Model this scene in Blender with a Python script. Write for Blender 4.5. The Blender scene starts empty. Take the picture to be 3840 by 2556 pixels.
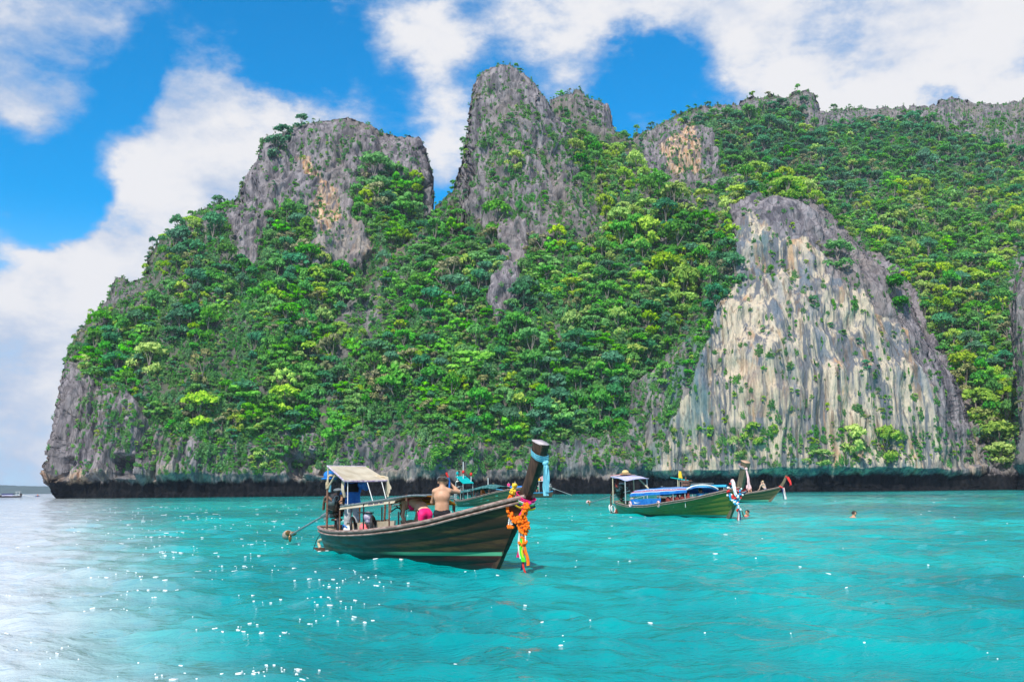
import bpy, bmesh, math, random, time
import numpy as np
from mathutils import Vector, Matrix, Euler
T0 = time.time()
random.seed(7); RNG = np.random.default_rng(7)
SC = bpy.context.scene; COL = SC.collection
R_ = math.radians

# ---------------------------------------------------------------- camera
CAMH = 1.45
cam_d = bpy.data.cameras.new('camera'); cam = bpy.data.objects.new('camera', cam_d); COL.objects.link(cam)
cam_d.lens = 35.0; cam_d.sensor_width = 36.0; cam_d.clip_start = 0.1; cam_d.clip_end = 30000
cam.matrix_world = Matrix.Translation((0, 0, CAMH)) @ Matrix.Rotation(R_(90 + 8.45), 4, 'X') @ Matrix.Rotation(R_(-0.53), 4, 'Z')
SC.camera = cam
SC.view_settings.view_transform = 'Standard'; SC.view_settings.look = 'None'
SC.view_settings.gamma = 1; SC.view_settings.use_curve_mapping = False
SC.view_settings.exposure = 0.55
SC.cycles.max_bounces = 6; SC.cycles.transparent_max_bounces = 8; SC.cycles.sample_clamp_indirect = 4
SC.cycles.caustics_reflective = False; SC.cycles.caustics_refractive = False

# ---------------------------------------------------------------- world and sun
SUN_EL, SUN_AZ = 48.0, 202.0        # azimuth clockwise from +Y, seen from above
class NB:
    """small node builder"""
    def __init__(s, nt): s.nt = nt; nt.nodes.clear()
    def n(s, t, ins=None, **kw):
        nd = s.nt.nodes.new(t)
        for k, v in kw.items(): setattr(nd, k, v)
        for k, v in (ins or {}).items():
            sk = nd.inputs[k]
            if hasattr(v, 'is_output') and v.is_output: s.nt.links.new(v, sk)
            elif isinstance(v, bpy.types.Node): s.nt.links.new(v.outputs[0], sk)
            else:
                try: sk.default_value = v
                except Exception: sk.default_value = (*v, 1.0)
        return nd
    def m(s, op, a, b=None, c=None, clamp=False):
        ins = {0: a}
        if b is not None: ins[1] = b
        if c is not None: ins[2] = c
        return s.n('ShaderNodeMath', ins, operation=op, use_clamp=clamp).outputs[0]
    def vm(s, op, a, b=None, sc=None):
        ins = {0: a}
        if b is not None: ins[1] = b
        if sc is not None: ins['Scale'] = sc
        nd = s.n('ShaderNodeVectorMath', ins, operation=op)
        return nd.outputs['Value'] if op in ('DOT_PRODUCT', 'LENGTH', 'DISTANCE') else nd.outputs[0]
    def mix(s, f, a, b, bt='MIX'):
        nd = s.n('ShaderNodeMix', data_type='RGBA', blend_type=bt)
        for k, v in ((0, f), (6, a), (7, b)):
            sk = nd.inputs[k]
            if hasattr(v, 'is_output'): s.nt.links.new(v, sk)
            elif k == 0: sk.default_value = v
            else: sk.default_value = (*v, 1.0) if len(v) == 3 else v
        return nd.outputs[2]
    def noise(s, vec, scale=1.0, detail=3.0, rough=0.5, dist=0.0, out=0):
        return s.n('ShaderNodeTexNoise', {'Vector': vec, 'Scale': scale, 'Detail': detail, 'Roughness': rough, 'Distortion': dist}).outputs[out]
    def rng(s, v, a, b, c=0.0, d=1.0, it='SMOOTHSTEP'):
        return s.n('ShaderNodeMapRange', {0: v, 1: a, 2: b, 3: c, 4: d}, interpolation_type=it).outputs[0]
    def mul(s, v, xyz): return s.vm('MULTIPLY', v, xyz)
    def attr(s, name, at='GEOMETRY', out='Fac'):
        return s.n('ShaderNodeAttribute', attribute_name=name, attribute_type=at).outputs[out]

world = bpy.data.worlds.new('World'); SC.world = world; world.use_nodes = True
w = NB(world.node_tree)
sky = w.n('ShaderNodeTexSky', sky_type='NISHITA', sun_disc=False, sun_elevation=R_(SUN_EL), sun_rotation=R_(SUN_AZ),
          altitude=0, air_density=1.0, dust_density=0.3, ozone_density=2.5)
dirv = w.n('ShaderNodeTexCoord').outputs['Generated']
sep = w.n('ShaderNodeSeparateXYZ', {0: dirv})
az0 = w.m('ARCTAN2', sep.outputs[0], sep.outputs[1]); el0 = w.m('ARCSINE', sep.outputs[2])
wn = w.vm('SUBTRACT', w.noise(w.mul(dirv, (1, 1, 1.5)), 5.5, 7, 0.58, 0.0, 1), (0.5, 0.5, 0.5))
wsep = w.n('ShaderNodeSeparateXYZ', {0: wn})
az = w.m('MULTIPLY_ADD', wsep.outputs[0], 0.17, az0); el = w.m('MULTIPLY_ADD', wsep.outputs[1], 0.17, el0)
def pdir(px, py):
    """photo position (2356-wide reading) -> azimuth, elevation"""
    x, y = px * 1.62988, py * 1.62988
    d = cam.matrix_world.to_3x3() @ Vector(((x - 1920) / 3733.3, -(y - 1278) / 3733.3, -1)); d.normalize()
    return math.atan2(d.x, d.y), math.asin(d.z)
# cloud banks (+) and blue openings (-): centre, radii (photo reading), tilt, weight
CLOUDS = [(110, 90, 190, 130, 0, 1.0), (60, 245, 110, 45, 20, .7), (480, 190, 90, 80, 0, .8), (620, 260, 190, 95, 10, .85),
          (400, 440, 230, 150, -25, 1.7), (560, 330, 150, 150, 0, .9), (300, 560, 110, 90, 0, 1.0), (230, 760, 210, 150, -30, 1.7), (60, 690, 170, 70, 10, 1.1),
          (40, 880, 130, 85, 0, 1.4), (60, 1040, 140, 80, 0, 1.5), (110, 620, 110, 50, 10, .5),
          (880, 170, 130, 70, -20, .55), (1100, 60, 300, 110, 0, .95), (1010, 330, 75, 120, 0, .9), (1030, 210, 110, 80, 0, .6), (1350, 40, 250, 70, 0, .7),
          (1900, 70, 420, 130, 4, 1.35), (2250, 130, 220, 100, 0, 1.1), (1750, 200, 90, 70, 0, .9), (1880, 215, 120, 50, 0, .8), (2080, 225, 60, 40, 0, .6), (2300, 210, 90, 40, 0, .6), (1350, 215, 60, 35, 0, .45), (1530, 270, 110, 45, 0, .35),
          (150, 340, 150, 110, 0, -1.0), (250, 240, 110, 90, 0, -.6), (110, 500, 110, 90, 0, -1.2), (330, 170, 55, 110, 10, -.9), (690, 100, 130, 75, 0, -1.4), (760, 150, 90, 50, 0, -.6),
          (940, 250, 80, 55, 0, -.8), (1570, 190, 130, 80, 0, -1.3), (1500, 150, 150, 60, 20, -.6), (2180, 215, 55, 40, 0, -1.0), (1960, 205, 50, 25, 0, -.6), (60, 950, 110, 35, 0, -.5), (250, 600, 80, 25, -20, -.35), (1440, 250, 60, 40, 0, -.4)]
acc = None
PPX = math.radians(36.0 / 2356 * 1.5)   # close to one reading pixel in radians
for cx, cy, rx, ry, tilt, wt in CLOUDS:
    a_, e_ = pdir(cx, cy); kx = 1 / (rx * 0.000437); ky = 1 / (ry * 0.000437)
    ct, st = math.cos(R_(-tilt)), math.sin(R_(-tilt)); ce = math.cos(e_)
    da = w.m('MULTIPLY', w.m('SUBTRACT', az, a_), ce); de = w.m('SUBTRACT', el, e_)
    u = w.m('MULTIPLY_ADD', da, ct * kx, w.m('MULTIPLY', de, st * kx)); v = w.m('MULTIPLY_ADD', de, ct * ky, w.m('MULTIPLY', da, -st * ky))
    r2 = w.m('MULTIPLY_ADD', u, u, w.m('MULTIPLY', v, v))
    g = w.m('MULTIPLY', w.m('EXPONENT', w.m('MULTIPLY', r2, -0.9)), wt)
    acc = g if acc is None else w.m('ADD', acc, g)
# beyond the picture the same broken cloud goes on
fa = w.rng(w.m('ABSOLUTE', az0), 0.50, 0.70); fe = w.rng(el0, 0.52, 0.66); fb = w.rng(sep.outputs[1], 0.3, 0.0)
outside = w.m('MAXIMUM', w.m('MAXIMUM', fa, fe), fb)
n_out = w.noise(w.mul(dirv, (1, 1, 1.6)), 2.2, 4, 0.55)
acc = w.m('ADD', w.m('MULTIPLY', acc, w.m('SUBTRACT', 1, outside)), w.m('MULTIPLY', w.m('MULTIPLY_ADD', n_out, 3.2, -1.0), outside))
n1 = w.noise(w.mul(dirv, (1, 1, 1.8)), 8.0, 9, 0.62)
acc = w.m('MAXIMUM', w.m('MINIMUM', acc, 1.2), -.75)
dens = w.m('ADD', w.m('MULTIPLY', acc, .85), w.m('MULTIPLY_ADD', n1, 3.4, -1.86))
mask = w.rng(dens, -0.25, 0.85)
mask = w.m('MULTIPLY', mask, w.rng(el0, -0.02, 0.01))
n2 = w.noise(w.mul(dirv, (1, 1, 1.8)), 5.0, 6, 0.55)
ccol = w.mix(w.rng(w.m('ADD', dens, w.m('MULTIPLY_ADD', n2, 2.6, -1.35)), 0.1, 1.1), (0.52, 0.64, 0.86), (0.97, 0.97, 1.0))
skyc = w.mix(1.0, sky.outputs[0], (0.03, 1.22, 1.80), 'MULTIPLY')
low = w.rng(el0, 0.02, 0.28)
skyc = w.mix(w.m('MULTIPLY', w.m('SUBTRACT', 1, low), 0.75), skyc, (7.2, 9.3, 11.5))
bg1 = w.n('ShaderNodeBackground', {'Color': skyc, 'Strength': 0.075}); bg2 = w.n('ShaderNodeBackground', {'Color': ccol, 'Strength': 0.62})
ms = w.n('ShaderNodeMixShader', {0: mask, 1: bg1, 2: bg2})
w.n('ShaderNodeOutputWorld', {0: ms})
world.cycles.sampling_method = 'MANUAL'; world.cycles.sample_map_resolution = 512

sun_d = bpy.data.lights.new('sun', 'SUN'); sun = bpy.data.objects.new('sun', sun_d); COL.objects.link(sun)
sun_d.energy = 3.6; sun_d.angle = R_(0.6); sun_d.color = (1.0, 0.955, 0.88)
sd = Vector((math.sin(R_(SUN_AZ)) * math.cos(R_(SUN_EL)), math.cos(R_(SUN_AZ)) * math.cos(R_(SUN_EL)), math.sin(R_(SUN_EL))))
sun.rotation_euler = sd.to_track_quat('Z', 'Y').to_euler()

# ---------------------------------------------------------------- geometry helpers
CM = np.array(cam.matrix_world.to_3x3()); F_ = 3733.3
def unproj(px, py, Y):
    """photo position (2356-wide reading, arrays) at distance Y along +Y -> world xyz"""
    px = np.asarray(px, float) * 1.62988; py = np.asarray(py, float) * 1.62988; Y = np.asarray(Y, float)
    c = np.stack([(px - 1920) / F_, -(py - 1278) / F_, -np.ones_like(px)], -1)
    d = c @ CM.T; t = Y / d[..., 1]
    return d * t[..., None] + np.array([0, 0, CAMH])
def P1(px, py, Y): return Vector(unproj(px, py, Y))
def project(p):
    c = (np.asarray(p, float) - np.array([0, 0, CAMH])) @ CM
    return (1920 + F_ * c[..., 0] / -c[..., 2]) / 1.62988, (1278 - F_ * c[..., 1] / -c[..., 2]) / 1.62988
_T = RNG.random(8192) * 2 - 1
def vnoise(x, y, z, seed=0):
    xi, yi, zi = (np.floor(a).astype(np.int64) for a in (x, y, z))
    fx, fy, fz = x - xi, y - yi, z - zi
    fx, fy, fz = (t * t * t * (t * (t * 6 - 15) + 10) for t in (fx, fy, fz))
    def h(i, j, k): return _T[((xi + i) * 73856093 ^ (yi + j) * 19349663 ^ (zi + k) * 83492791 ^ seed * 2654435) & 8191]
    def l(a, b, t): return a + (b - a) * t
    return l(l(l(h(0,0,0), h(1,0,0), fx), l(h(0,1,0), h(1,1,0), fx), fy), l(l(h(0,0,1), h(1,0,1), fx), l(h(0,1,1), h(1,1,1), fx), fy), fz)
def fbm(x, y, z, o=4, seed=0, g=0.5):
    s = 0; a = 1; n = 0
    for i in range(o):
        s = s + a * vnoise(x * 2**i + i * 17.3, y * 2**i - i * 9.1, z * 2**i + i * 5.7, seed + i); n += a; a *= g
    return s / n
def mesh_np(name, co, quads, mats=(), smooth=True, attrs=None):
    me = bpy.data.meshes.new(name); nv, nf = len(co), len(quads); k = quads.shape[1]
    me.vertices.add(nv); me.vertices.foreach_set('co', np.ascontiguousarray(co, np.float32).ravel())
    me.loops.add(nf * k); me.loops.foreach_set('vertex_index', np.ascontiguousarray(quads, np.int32).ravel())
    me.polygons.add(nf); me.polygons.foreach_set('loop_start', np.arange(0, nf * k, k, dtype=np.int32))
    if smooth: me.polygons.foreach_set('use_smooth', np.ones(nf, bool))
    for an, av in (attrs or {}).items():
        a = me.attributes.new(an, 'FLOAT', 'POINT'); a.data.foreach_set('value', np.ascontiguousarray(av, np.float32).ravel())
    for m in mats: me.materials.append(m)
    me.update(calc_edges=True); return me
def grid_quads(nr, nc):
    i = np.arange(nr - 1)[:, None] * nc + np.arange(nc - 1)[None, :]
    return np.stack([i, i + 1, i + nc + 1, i + nc], -1).reshape(-1, 4)
def obj(name, me, parent=None, **props):
    o = bpy.data.objects.new(name, me); COL.objects.link(o)
    if parent is not None: o.parent = parent
    for k, v in props.items():
        if v: o[k] = v
    return o
def newmat(name):
    m = bpy.data.materials.new(name); m.use_nodes = True; return m, NB(m.node_tree)
def inpoly(px, py, poly):
    ins = np.zeros(np.shape(px), bool); n = len(poly)
    for i in range(n):
        (x1, y1), (x2, y2) = poly[i], poly[(i + 1) % n]
        c = ((y1 > py) != (y2 > py)) & (px < (x2 - x1) * (py - y1) / (y2 - y1 + 1e-9) + x1); ins ^= c
    return ins

# ---------------------------------------------------------------- rock material
def rock_material():
    m, b = newmat('limestone'); pos = b.n('ShaderNodeNewGeometry').outputs['Position']
    sp = b.n('ShaderNodeSeparateXYZ', {0: pos})
    warp = b.vm('ADD', pos, b.vm('SCALE', b.noise(b.mul(pos, (1, 1, .5)), 0.12, 3, .5, 0, 1), sc=5.0))
    st = b.noise(b.mul(warp, (1, 1, .075)), 0.42, 5, .62)             # vertical run-off streaks
    wv = b.vm('ADD', pos, b.vm('SCALE', b.noise(b.mul(pos, (1, 1, .4)), 0.10, 2, .5, 0, 1), sc=2.2)); dr = b.m('MULTIPLY_ADD', b.noise(b.mul(wv, (1, 1, .020)), 0.21, 5, .62), .55, b.m('MULTIPLY', b.noise(b.mul(wv, (1, 1, .013)), 1.05, 4, .6), .45))              # long drips down the pale wall
    st2 = b.noise(b.mul(warp, (1, 1, .05)), 0.95, 4, .6)
    big = b.noise(b.mul(pos, (1, 1, .6)), 0.045, 4, .55)
    fine = b.noise(b.mul(pos, (1, 1, .30)), .9, 5, .6)
    grey = b.mix(b.rng(st, .34, .66), (.092, .083, .098), (.31, .272, .285))
    grey = b.mix(b.m('MULTIPLY', b.rng(big, .45, .7), .65), grey, (.255, .205, .185))
    crack = b.n('ShaderNodeTexVoronoi', {'Vector': b.mul(warp, (1, 1, .3)), 'Scale': .42}, feature='DISTANCE_TO_EDGE').outputs[0]
    cream = b.mix(b.rng(b.m('MULTIPLY_ADD', st, .15, b.m('MULTIPLY', dr, .85)), .455, .545), (.145, .148, .165), (.57, .455, .335))
    cream = b.mix(b.m('MULTIPLY', b.rng(b.m('MULTIPLY_ADD', st2, .2, b.m('MULTIPLY', dr, .8)), .53, .66), .6), cream, (.66, .57, .46))
    cream = b.mix(b.m('MULTIPLY', b.rng(b.noise(b.mul(warp, (1, 1, .1)), .2, 3, .5), .5, .68), .75), cream, (.16, .19, .235))
    cream = b.mix(b.m('MULTIPLY', b.rng(b.noise(b.mul(warp, (1, 1, .09)), .27, 3, .5, 0), .58, .70), .8), cream, (.46, .27, .15)); cream = b.mix(b.m('MULTIPLY', b.rng(b.noise(b.mul(wv, (1, 1, .012)), .62, 4, .6), .56, .66), .7), cream, (.17, .115, .085))
    ca = b.m('MULTIPLY', b.attr('cream'), b.rng(b.m('ADD', st2, b.m('MULTIPLY', st, .6)), .55, .78, .6, 1))
    col = b.mix(ca, grey, cream)
    oc = b.mix(b.rng(st2, .35, .65), (.40, .19, .09), (.70, .50, .33))
    col = b.mix(b.m('MULTIPLY', b.attr('ochre'), b.rng(st, .36, .58)), col, oc)
    teal = b.m('MULTIPLY', b.attr('teal'), b.rng(b.noise(b.mul(pos, (1, 1, .3)), .22, 4, .6), .47, .62))
    col = b.mix(b.m('MULTIPLY', teal, .8), col, (.10, .20, .205))
    col = b.mix(b.m('MULTIPLY', b.rng(fine, .46, .30), .55), col, (.055, .05, .058))
    col = b.mix(b.m('MULTIPLY', b.m('MULTIPLY', b.rng(crack, .07, .0), .5), b.m('SUBTRACT', 1, b.attr('cream'))), col, (.035, .033, .04))
    litter = b.mix(b.noise(pos, .6, 4, .6), (.085, .075, .066), (.075, .105, .045))
    col = b.mix(b.m('MULTIPLY', b.attr('veg'), b.rng(big, .3, .62, .25, .85)), col, litter)
    zz = b.m('MULTIPLY_ADD', b.noise(b.mul(pos, (1, 1, .12)), .22, 6, .68), -6.5, sp.outputs[2])
    band = b.rng(zz, 1.7, .4)                                            # tidal band of dark algae
    col = b.mix(band, col, b.mix(b.rng(fine, .4, .7), (.004, .005, .006), (.016, .015, .016)))
    bmp = b.n('ShaderNodeBump', {'Height': b.m('ADD', b.m('MULTIPLY', fine, .8), b.m('MULTIPLY', st2, .7)), 'Strength': .8, 'Distance': 1.2})
    p = b.n('ShaderNodeBsdfPrincipled', {'Base Color': col, 'Roughness': .92, 'Specular IOR Level': .06, 'Normal': bmp.outputs[0]})
    b.n('ShaderNodeOutputMaterial', {0: p}); return m
ROCK = rock_material()

# ---------------------------------------------------------------- cliffs
# zones read off the photograph: bare rock, pale wash, ochre stain, blue-green stain
BARE = [([(560,400),(600,335),(690,287),(800,268),(880,300),(975,315),(1000,380),(1000,505),(962,505),(958,440),(905,400),(835,425),(805,500),(850,590),(830,625),(715,620),(700,560),(690,480),(640,480),(615,540),(590,625),(545,600),(528,500),(555,450)], .80),
        ([(700,250),(990,300),(1000,420),(930,400),(840,400),(760,380)], .55),
        ([(85,1160),(95,1080),(150,815),(215,870),(300,900),(340,960),(440,1010),(470,1160)], .74),
        ([(400,1000),(640,1000),(900,1010),(1200,1020),(1460,1000),(1460,1160),(400,1160)], .62),
        ([(80,1070),(2400,1070),(2400,1180),(80,1180)], .45),
        ([(1085,160),(1180,150),(1260,230),(1285,300),(1300,400),(1350,450),(1385,530),(1260,560),(1200,560),(1195,700),(1150,745),(1125,700),(1180,560),(1090,500),(1045,480),(1055,380),(1075,280)], .68),
        ([(1150,530),(1220,530),(1205,640),(1198,705),(1150,755),(1115,708),(1160,620)], .93), ([(1280,440),(1385,440),(1400,560),(1300,580)], .5), ([(1255,230),(1330,200),(1420,240),(1415,330),(1330,280),(1262,290)], .6),
        ([(1695,540),(1690,475),(1760,455),(1880,475),(2070,650),(2210,880),(2310,1120),(1500,1120),(1540,990),(1600,860),(1650,720),(1685,640)], .95),
        ([(1440,1120),(1450,900),(1560,800),(1620,740),(1600,1120)], .62),
        ([(1480,340),(1560,300),(1625,310),(1660,390),(1800,415),(1700,425),(1560,450),(1490,410)], .78),
        ([(1440,330),(1530,285),(1600,255),(1770,223),(1870,214),(1890,266),(2060,246),(2400,234),(2400,272),(2060,277),(1900,292),(1860,247),(1770,248),(1600,284),(1530,312),(1470,342)], .62), ([(2060,215),(2400,210),(2400,400),(2260,330),(2130,290)], .55), ([(1840,205),(1900,205),(1900,300),(1850,300)], .7), ([(2325,600),(2420,600),(2420,1120),(2325,1120)], .7)]
CREAM = [([(1630,720),(1690,600),(1720,500),(1800,560),(1850,560),(1900,640),(1990,700),(2070,780),(2130,900),(2160,1040),(2120,1090),(1520,1090),(1550,980),(1600,860)], 1.0),
         ([(1455,980),(1520,850),(1620,740),(1640,900),(1560,1090),(1450,1090)], .22), ([(150,1080),(700,1075),(1450,1085),(1450,1115),(150,1115)], .45),
         ([(700,470),(770,440),(800,520),(930,500),(920,600),(720,620)], .35), ([(1440,1020),(2250,1020),(2290,1095),(1440,1095)], .55)]
OCHRE = [([(680,360),(720,365),(740,420),(770,440),(785,520),(740,560),(715,480),(735,430),(700,395)], .95), ([(840,540),(930,510),(930,600),(830,610)], .5),
         ([(1525,330),(1580,310),(1610,345),(1600,400),(1540,400)], 1.0), ([(1780,400),(1810,405),(1800,425),(1770,420)], .6), ([(120,1090),(200,1085),(210,1125),(120,1130)], .6), ([(1690,830),(1800,860),(1820,960),(1720,960)], .4)]
TEAL = [([(1450,850),(1640,680),(1640,1000),(1560,1110),(1440,1110)], .7), ([(1650,560),(1760,500),(1760,700),(1640,720)], .6), ([(1700,1060),(2200,1060),(2230,1110),(1700,1110)], .95), ([(1200,1010),(1450,1010),(1450,1110),(1200,1110)], .4)]
def zone(px, py, zs, soft=None, base=0.0, seed=3):
    wx = px + 16 * fbm(px / 38, py / 38, px * 0, 3, seed); wy = py + 16 * fbm(px / 38, py / 38, px * 0 + 9.7, 3, seed + 5)
    r = np.full(np.shape(px), base)
    for poly, v in zs: r = np.maximum(r, np.where(inpoly(wx, wy, poly), v, 0))
    return r
def tps(pts):
    P = np.array([(a / 400, c / 400) for a, c, _ in pts]); v = np.array([q for _, _, q in pts], float); n = len(pts)
    def K(d2): return np.where(d2 > 0, d2 * np.log(np.maximum(d2, 1e-12)), 0)
    A = np.zeros((n + 3, n + 3)); A[:n, :n] = K(((P[:, None] - P[None]) ** 2).sum(-1)) + np.eye(n) * .02
    A[:n, n] = A[n, :n] = 1; A[:n, n + 1:] = P; A[n + 1:, :n] = P.T
    c = np.linalg.solve(A, np.concatenate([v, np.zeros(3)]))
    def f(x, y):
        x = x / 400; y = y / 400; s = c[n] + c[n + 1] * x + c[n + 2] * y
        for i in range(n): s = s + c[i] * K((x - P[i, 0]) ** 2 + (y - P[i, 1]) ** 2)
        return np.clip(s, v.min() - 12, v.max() + 12)
    return f
MASSES = {}
def base_py(px): return (1868 - (px * 1.62988 - 400) * 0.0096) / 1.62988
def mass(name, sil, depth, ns, nt, edge=(60, 26), crag=4.0, flute=1.0, seed=1, back=70, bx=None, notch=True, vs=1.0):
    sil = np.array(sil, float); seg = np.r_[0, np.cumsum(np.hypot(*np.diff(sil, axis=0).T))]; s = np.linspace(0, 1, ns)
    sx = np.interp(s * seg[-1], seg, sil[:, 0]); sy = np.interp(s * seg[-1], seg, sil[:, 1])
    tx = np.gradient(sx); ty = np.gradient(sy); ln = np.hypot(tx, ty) + 1e-9; nx, ny = ty / ln, -tx / ln
    L = s * seg[-1]; c = crag * (0.7 * fbm(L / 26, L * 0, L * 0 + seed, 3, seed) + 0.8 * np.maximum(0, fbm(L / 9, L * 0, L * 0 - seed, 2, seed + 3)) + .35 * vnoise(L / 3.2, L * 0, L * 0, seed + 8))
    c *= np.clip(np.minimum(s, 1 - s) * 60, 0, 1); sx2, sy2 = sx + nx * c, sy + ny * c
    b0, b1 = bx or (sil[0, 0], sil[-1, 0]); bxs = b0 + (b1 - b0) * s; bys = base_py(bxs) + 16
    t = np.linspace(0, 1, nt)[:, None]
    px = bxs + (sx2 - bxs) * t; py = bys + (sy2 - bys) * t
    D = depth(px, py) + 0.0
    sub = slice(0, None, max(1, ns // 130)); qx, qy = sx[sub], sy[sub]; dm = np.full(px.shape, 1e9)
    for a, e in zip(qx, qy): dm = np.minimum(dm, (px - a) ** 2 + (py - e) ** 2)
    dm = np.sqrt(dm); q = 1 - np.clip(dm / edge[0], 0, 1)
    D = D + edge[1] * (1 - np.sqrt(np.maximum(0, 1 - q ** 2)))
    co = unproj(px, py, D)
    bare = zone(px, py, BARE); bare = np.where((bare > .9) & (py > 985), .86, bare); veg = np.clip(1 - bare + .25 * fbm(px / 22, py / 22, px * 0, 3, seed + 40), 0, 1)
    # outward normals of the smooth form, then relief
    du = np.gradient(co, axis=1); dv = np.gradient(co, axis=0); N = np.cross(du, dv); N /= np.linalg.norm(N, axis=-1, keepdims=True) + 1e-9
    if N[nt // 2, ns // 2, 1] > 0: N = -N
    X, Y, Z = co[..., 0], co[..., 1], co[..., 2]
    wx = X + 4 * fbm(X / 18, Y / 18, Z / 30, 2, seed + 60); 
    butt = fbm(wx / 17, Y / 17, Z / 70, 2, seed + 66)
    fl = 1 - np.abs(fbm(wx / 7.0, Y / 7.0, Z / (42 * vs), 4, seed + 70, .55)) * 2.2
    fl2 = 1 - np.abs(fbm(wx / 2.6, Y / 2.6, Z / (13 * vs), 3, seed + 80, .55)) * 2.0
    lump = fbm(X / 24, Y / 24, Z / (24 * vs), 5, seed + 90, .55)
    ledge = fbm(X / 30, Y / 30, (Z + 2 * lump) / 6, 2, seed + 95)
    rk = .35 + .65 * bare
    disp = lump * 3.4 / vs ** .5 + flute * rk * (fl * 2.1 + fl2 * .9 + butt * 3.2) + ledge * 1.3 * rk
    if notch:
        zt = Z + 1.2 * fbm(X / 9, Y / 9, Z * 0, 3, seed + 101)
        und = np.clip((6.0 - zt) / 2.2, 0, 1) * np.clip((zt + 1.0) / 3, .55, 1); disp -= 3.0 * und
        cave = np.clip(fbm(X / 6.5, Y * 0, Z / 12, 2, seed + 111) * 4 - .35, 0, 1) * np.clip(2.2 - np.abs(Z - 8.0) / 1.5, 0, 1); disp -= 7.0 * cave * np.where(px < 760, 1, .12)
    disp *= np.clip(dm / 24, .12, 1)
    co = co + N * disp[..., None]
    cream = zone(px, py, CREAM, seed=21); och = zone(px, py, OCHRE, seed=27); tl = zone(px, py, TEAL, seed=33)
    # back of the mass
    rows = [co]; ctr = np.array([co[-1, :, 0].mean(), 0, 0])
    for k in (1, 2, 3, 4, 5, 6):
        f = k / 6; r = co[-1].copy(); kk_ = (r[:, 1] + back * f) / r[:, 1]; r[:, 1] += back * f; r[:, 0] = (ctr[0] + (r[:, 0] - ctr[0]) * (1 - .10 * f * f)) * kk_; r[:, 2] *= (1 - .75 * f ** 2.2); rows.append(r[None])
    allco = np.concatenate(rows, 0); nr = nt + 6
    def ext(a, v=0): return np.concatenate([a, np.repeat(a[-1:], 6, 0)], 0)
    me = mesh_np(name, allco.reshape(-1, 3), grid_quads(nr, ns), [ROCK], True, dict(veg=ext(veg) ** 1.3, cream=ext(cream), ochre=ext(och), teal=ext(tl)))
    o = obj(name, me, kind='structure'); MASSES[name + str(len(MASSES))] = dict(px=px, py=py, co=co, N=N, veg=np.clip(1 - bare, 0, 1), dm=dm, o=o)
    return o

mass('cliff', [(143,1150),(140,1143),(128,1140),(118,1133),(114,1111),(104,1099),(108,1075),(118,1030),(130,950),(150,830),(172,780),(200,735),(255,682),(257,650),(268,640),(285,637),(300,650),(338,637),(342,590),(375,545),(430,500),(490,470),(546,460),(560,420),(592,370),(602,325),(640,310),(690,286),(740,281),(800,274),(850,287),(880,307),(920,318),(968,322),(986,365),(995,400),(996,490),(1000,620),(1040,760),(1080,900),(1100,1140)],
     tps([(150,1140,272),(300,1140,267),(600,1140,266),(1100,1140,290),(140,900,276),(300,900,275),(600,900,278),(900,900,300),(260,700,300),(450,700,296),(700,700,300),(950,650,330),(400,530,322),(560,560,320),(720,560,322),(850,560,326),(990,480,345),(620,340,342),(800,300,350),(960,340,352),(1000,800,320)]), 520, 330, (45, 30), 5.0, 1.55, 1)
mass('cliff', [(600,1150),(600,1000),(640,880),(720,780),(780,700),(840,640),(880,600),(930,560),(985,505),(1010,470),(1040,440),(1062,380),(1078,300),(1082,240),(1092,190),(1112,165),(1150,157),(1182,157),(1205,175),(1222,190),(1240,212),(1262,236),(1284,270),(1310,280),(1350,282),(1400,296),(1440,312),(1462,335),(1492,362),(1530,408),(1570,440),(1640,455),(1700,470),(1760,600),(1740,800),(1700,950),(1660,1150)],
     tps([(620,1140,276),(800,1140,265),(1100,1140,263),(1400,1140,264),(1640,1140,275),(700,850,288),(900,850,283),(1150,850,282),(1400,850,278),(1600,850,280),(850,660,308),(1000,660,302),(1150,600,308),(1400,600,300),(1600,600,300),(1010,490,330),(1060,430,330),(1150,400,326),(1250,420,328),(1400,440,332),(1600,480,318),(1100,200,345),(1180,170,348),(1250,250,345),(1350,300,372),(1440,330,372)]), 560, 360, (34, 24), 6.0, 1.6, 11)
mass('cliff', [(1235,480),(1250,300),(1266,232),(1290,221),(1318,218),(1324,208),(1338,208),(1345,222),(1386,238),(1392,246),(1396,238),(1402,250),(1411,290),(1418,330),(1425,480)],
     tps([(1240,480,392),(1420,480,392),(1330,480,388),(1330,230,396),(1260,240,397),(1410,260,396)]), 200, 60, (22, 14), 4.0, .9, 21, 40, (1230,1430), False)
mass('cliff', [(1340,1150),(1380,800),(1400,500),(1430,340),(1460,310),(1530,282),(1560,268),(1600,252),(1650,243),(1690,240),(1730,226),(1770,221),(1800,226),(1850,214),(1872,216),(1880,240),(1888,264),(1915,250),(1960,252),(2020,247),(2060,245),(2090,250),(2150,246),(2165,232),(2190,227),(2230,236),(2300,238),(2360,234),(2480,228),(2640,236),(2760,300),(2800,700),(2820,1140)],
     tps([(1350,1140,360),(2000,1140,300),(2260,1140,268),(2600,1140,266),(1450,330,468),(1600,270,476),(1800,235,486),(2000,255,505),(2300,245,505),(2600,240,500),(1560,350,450),(1600,430,444),(1800,400,440),(2000,420,440),(2200,420,450),(1800,520,405),(2000,600,372),(2200,650,372),(2340,600,368),(2150,850,325),(2300,850,312),(2200,1000,292),(2600,800,315),(2600,480,420)]), 520, 300, (22, 16), 9.0, 1.3, 31, 90)
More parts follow.
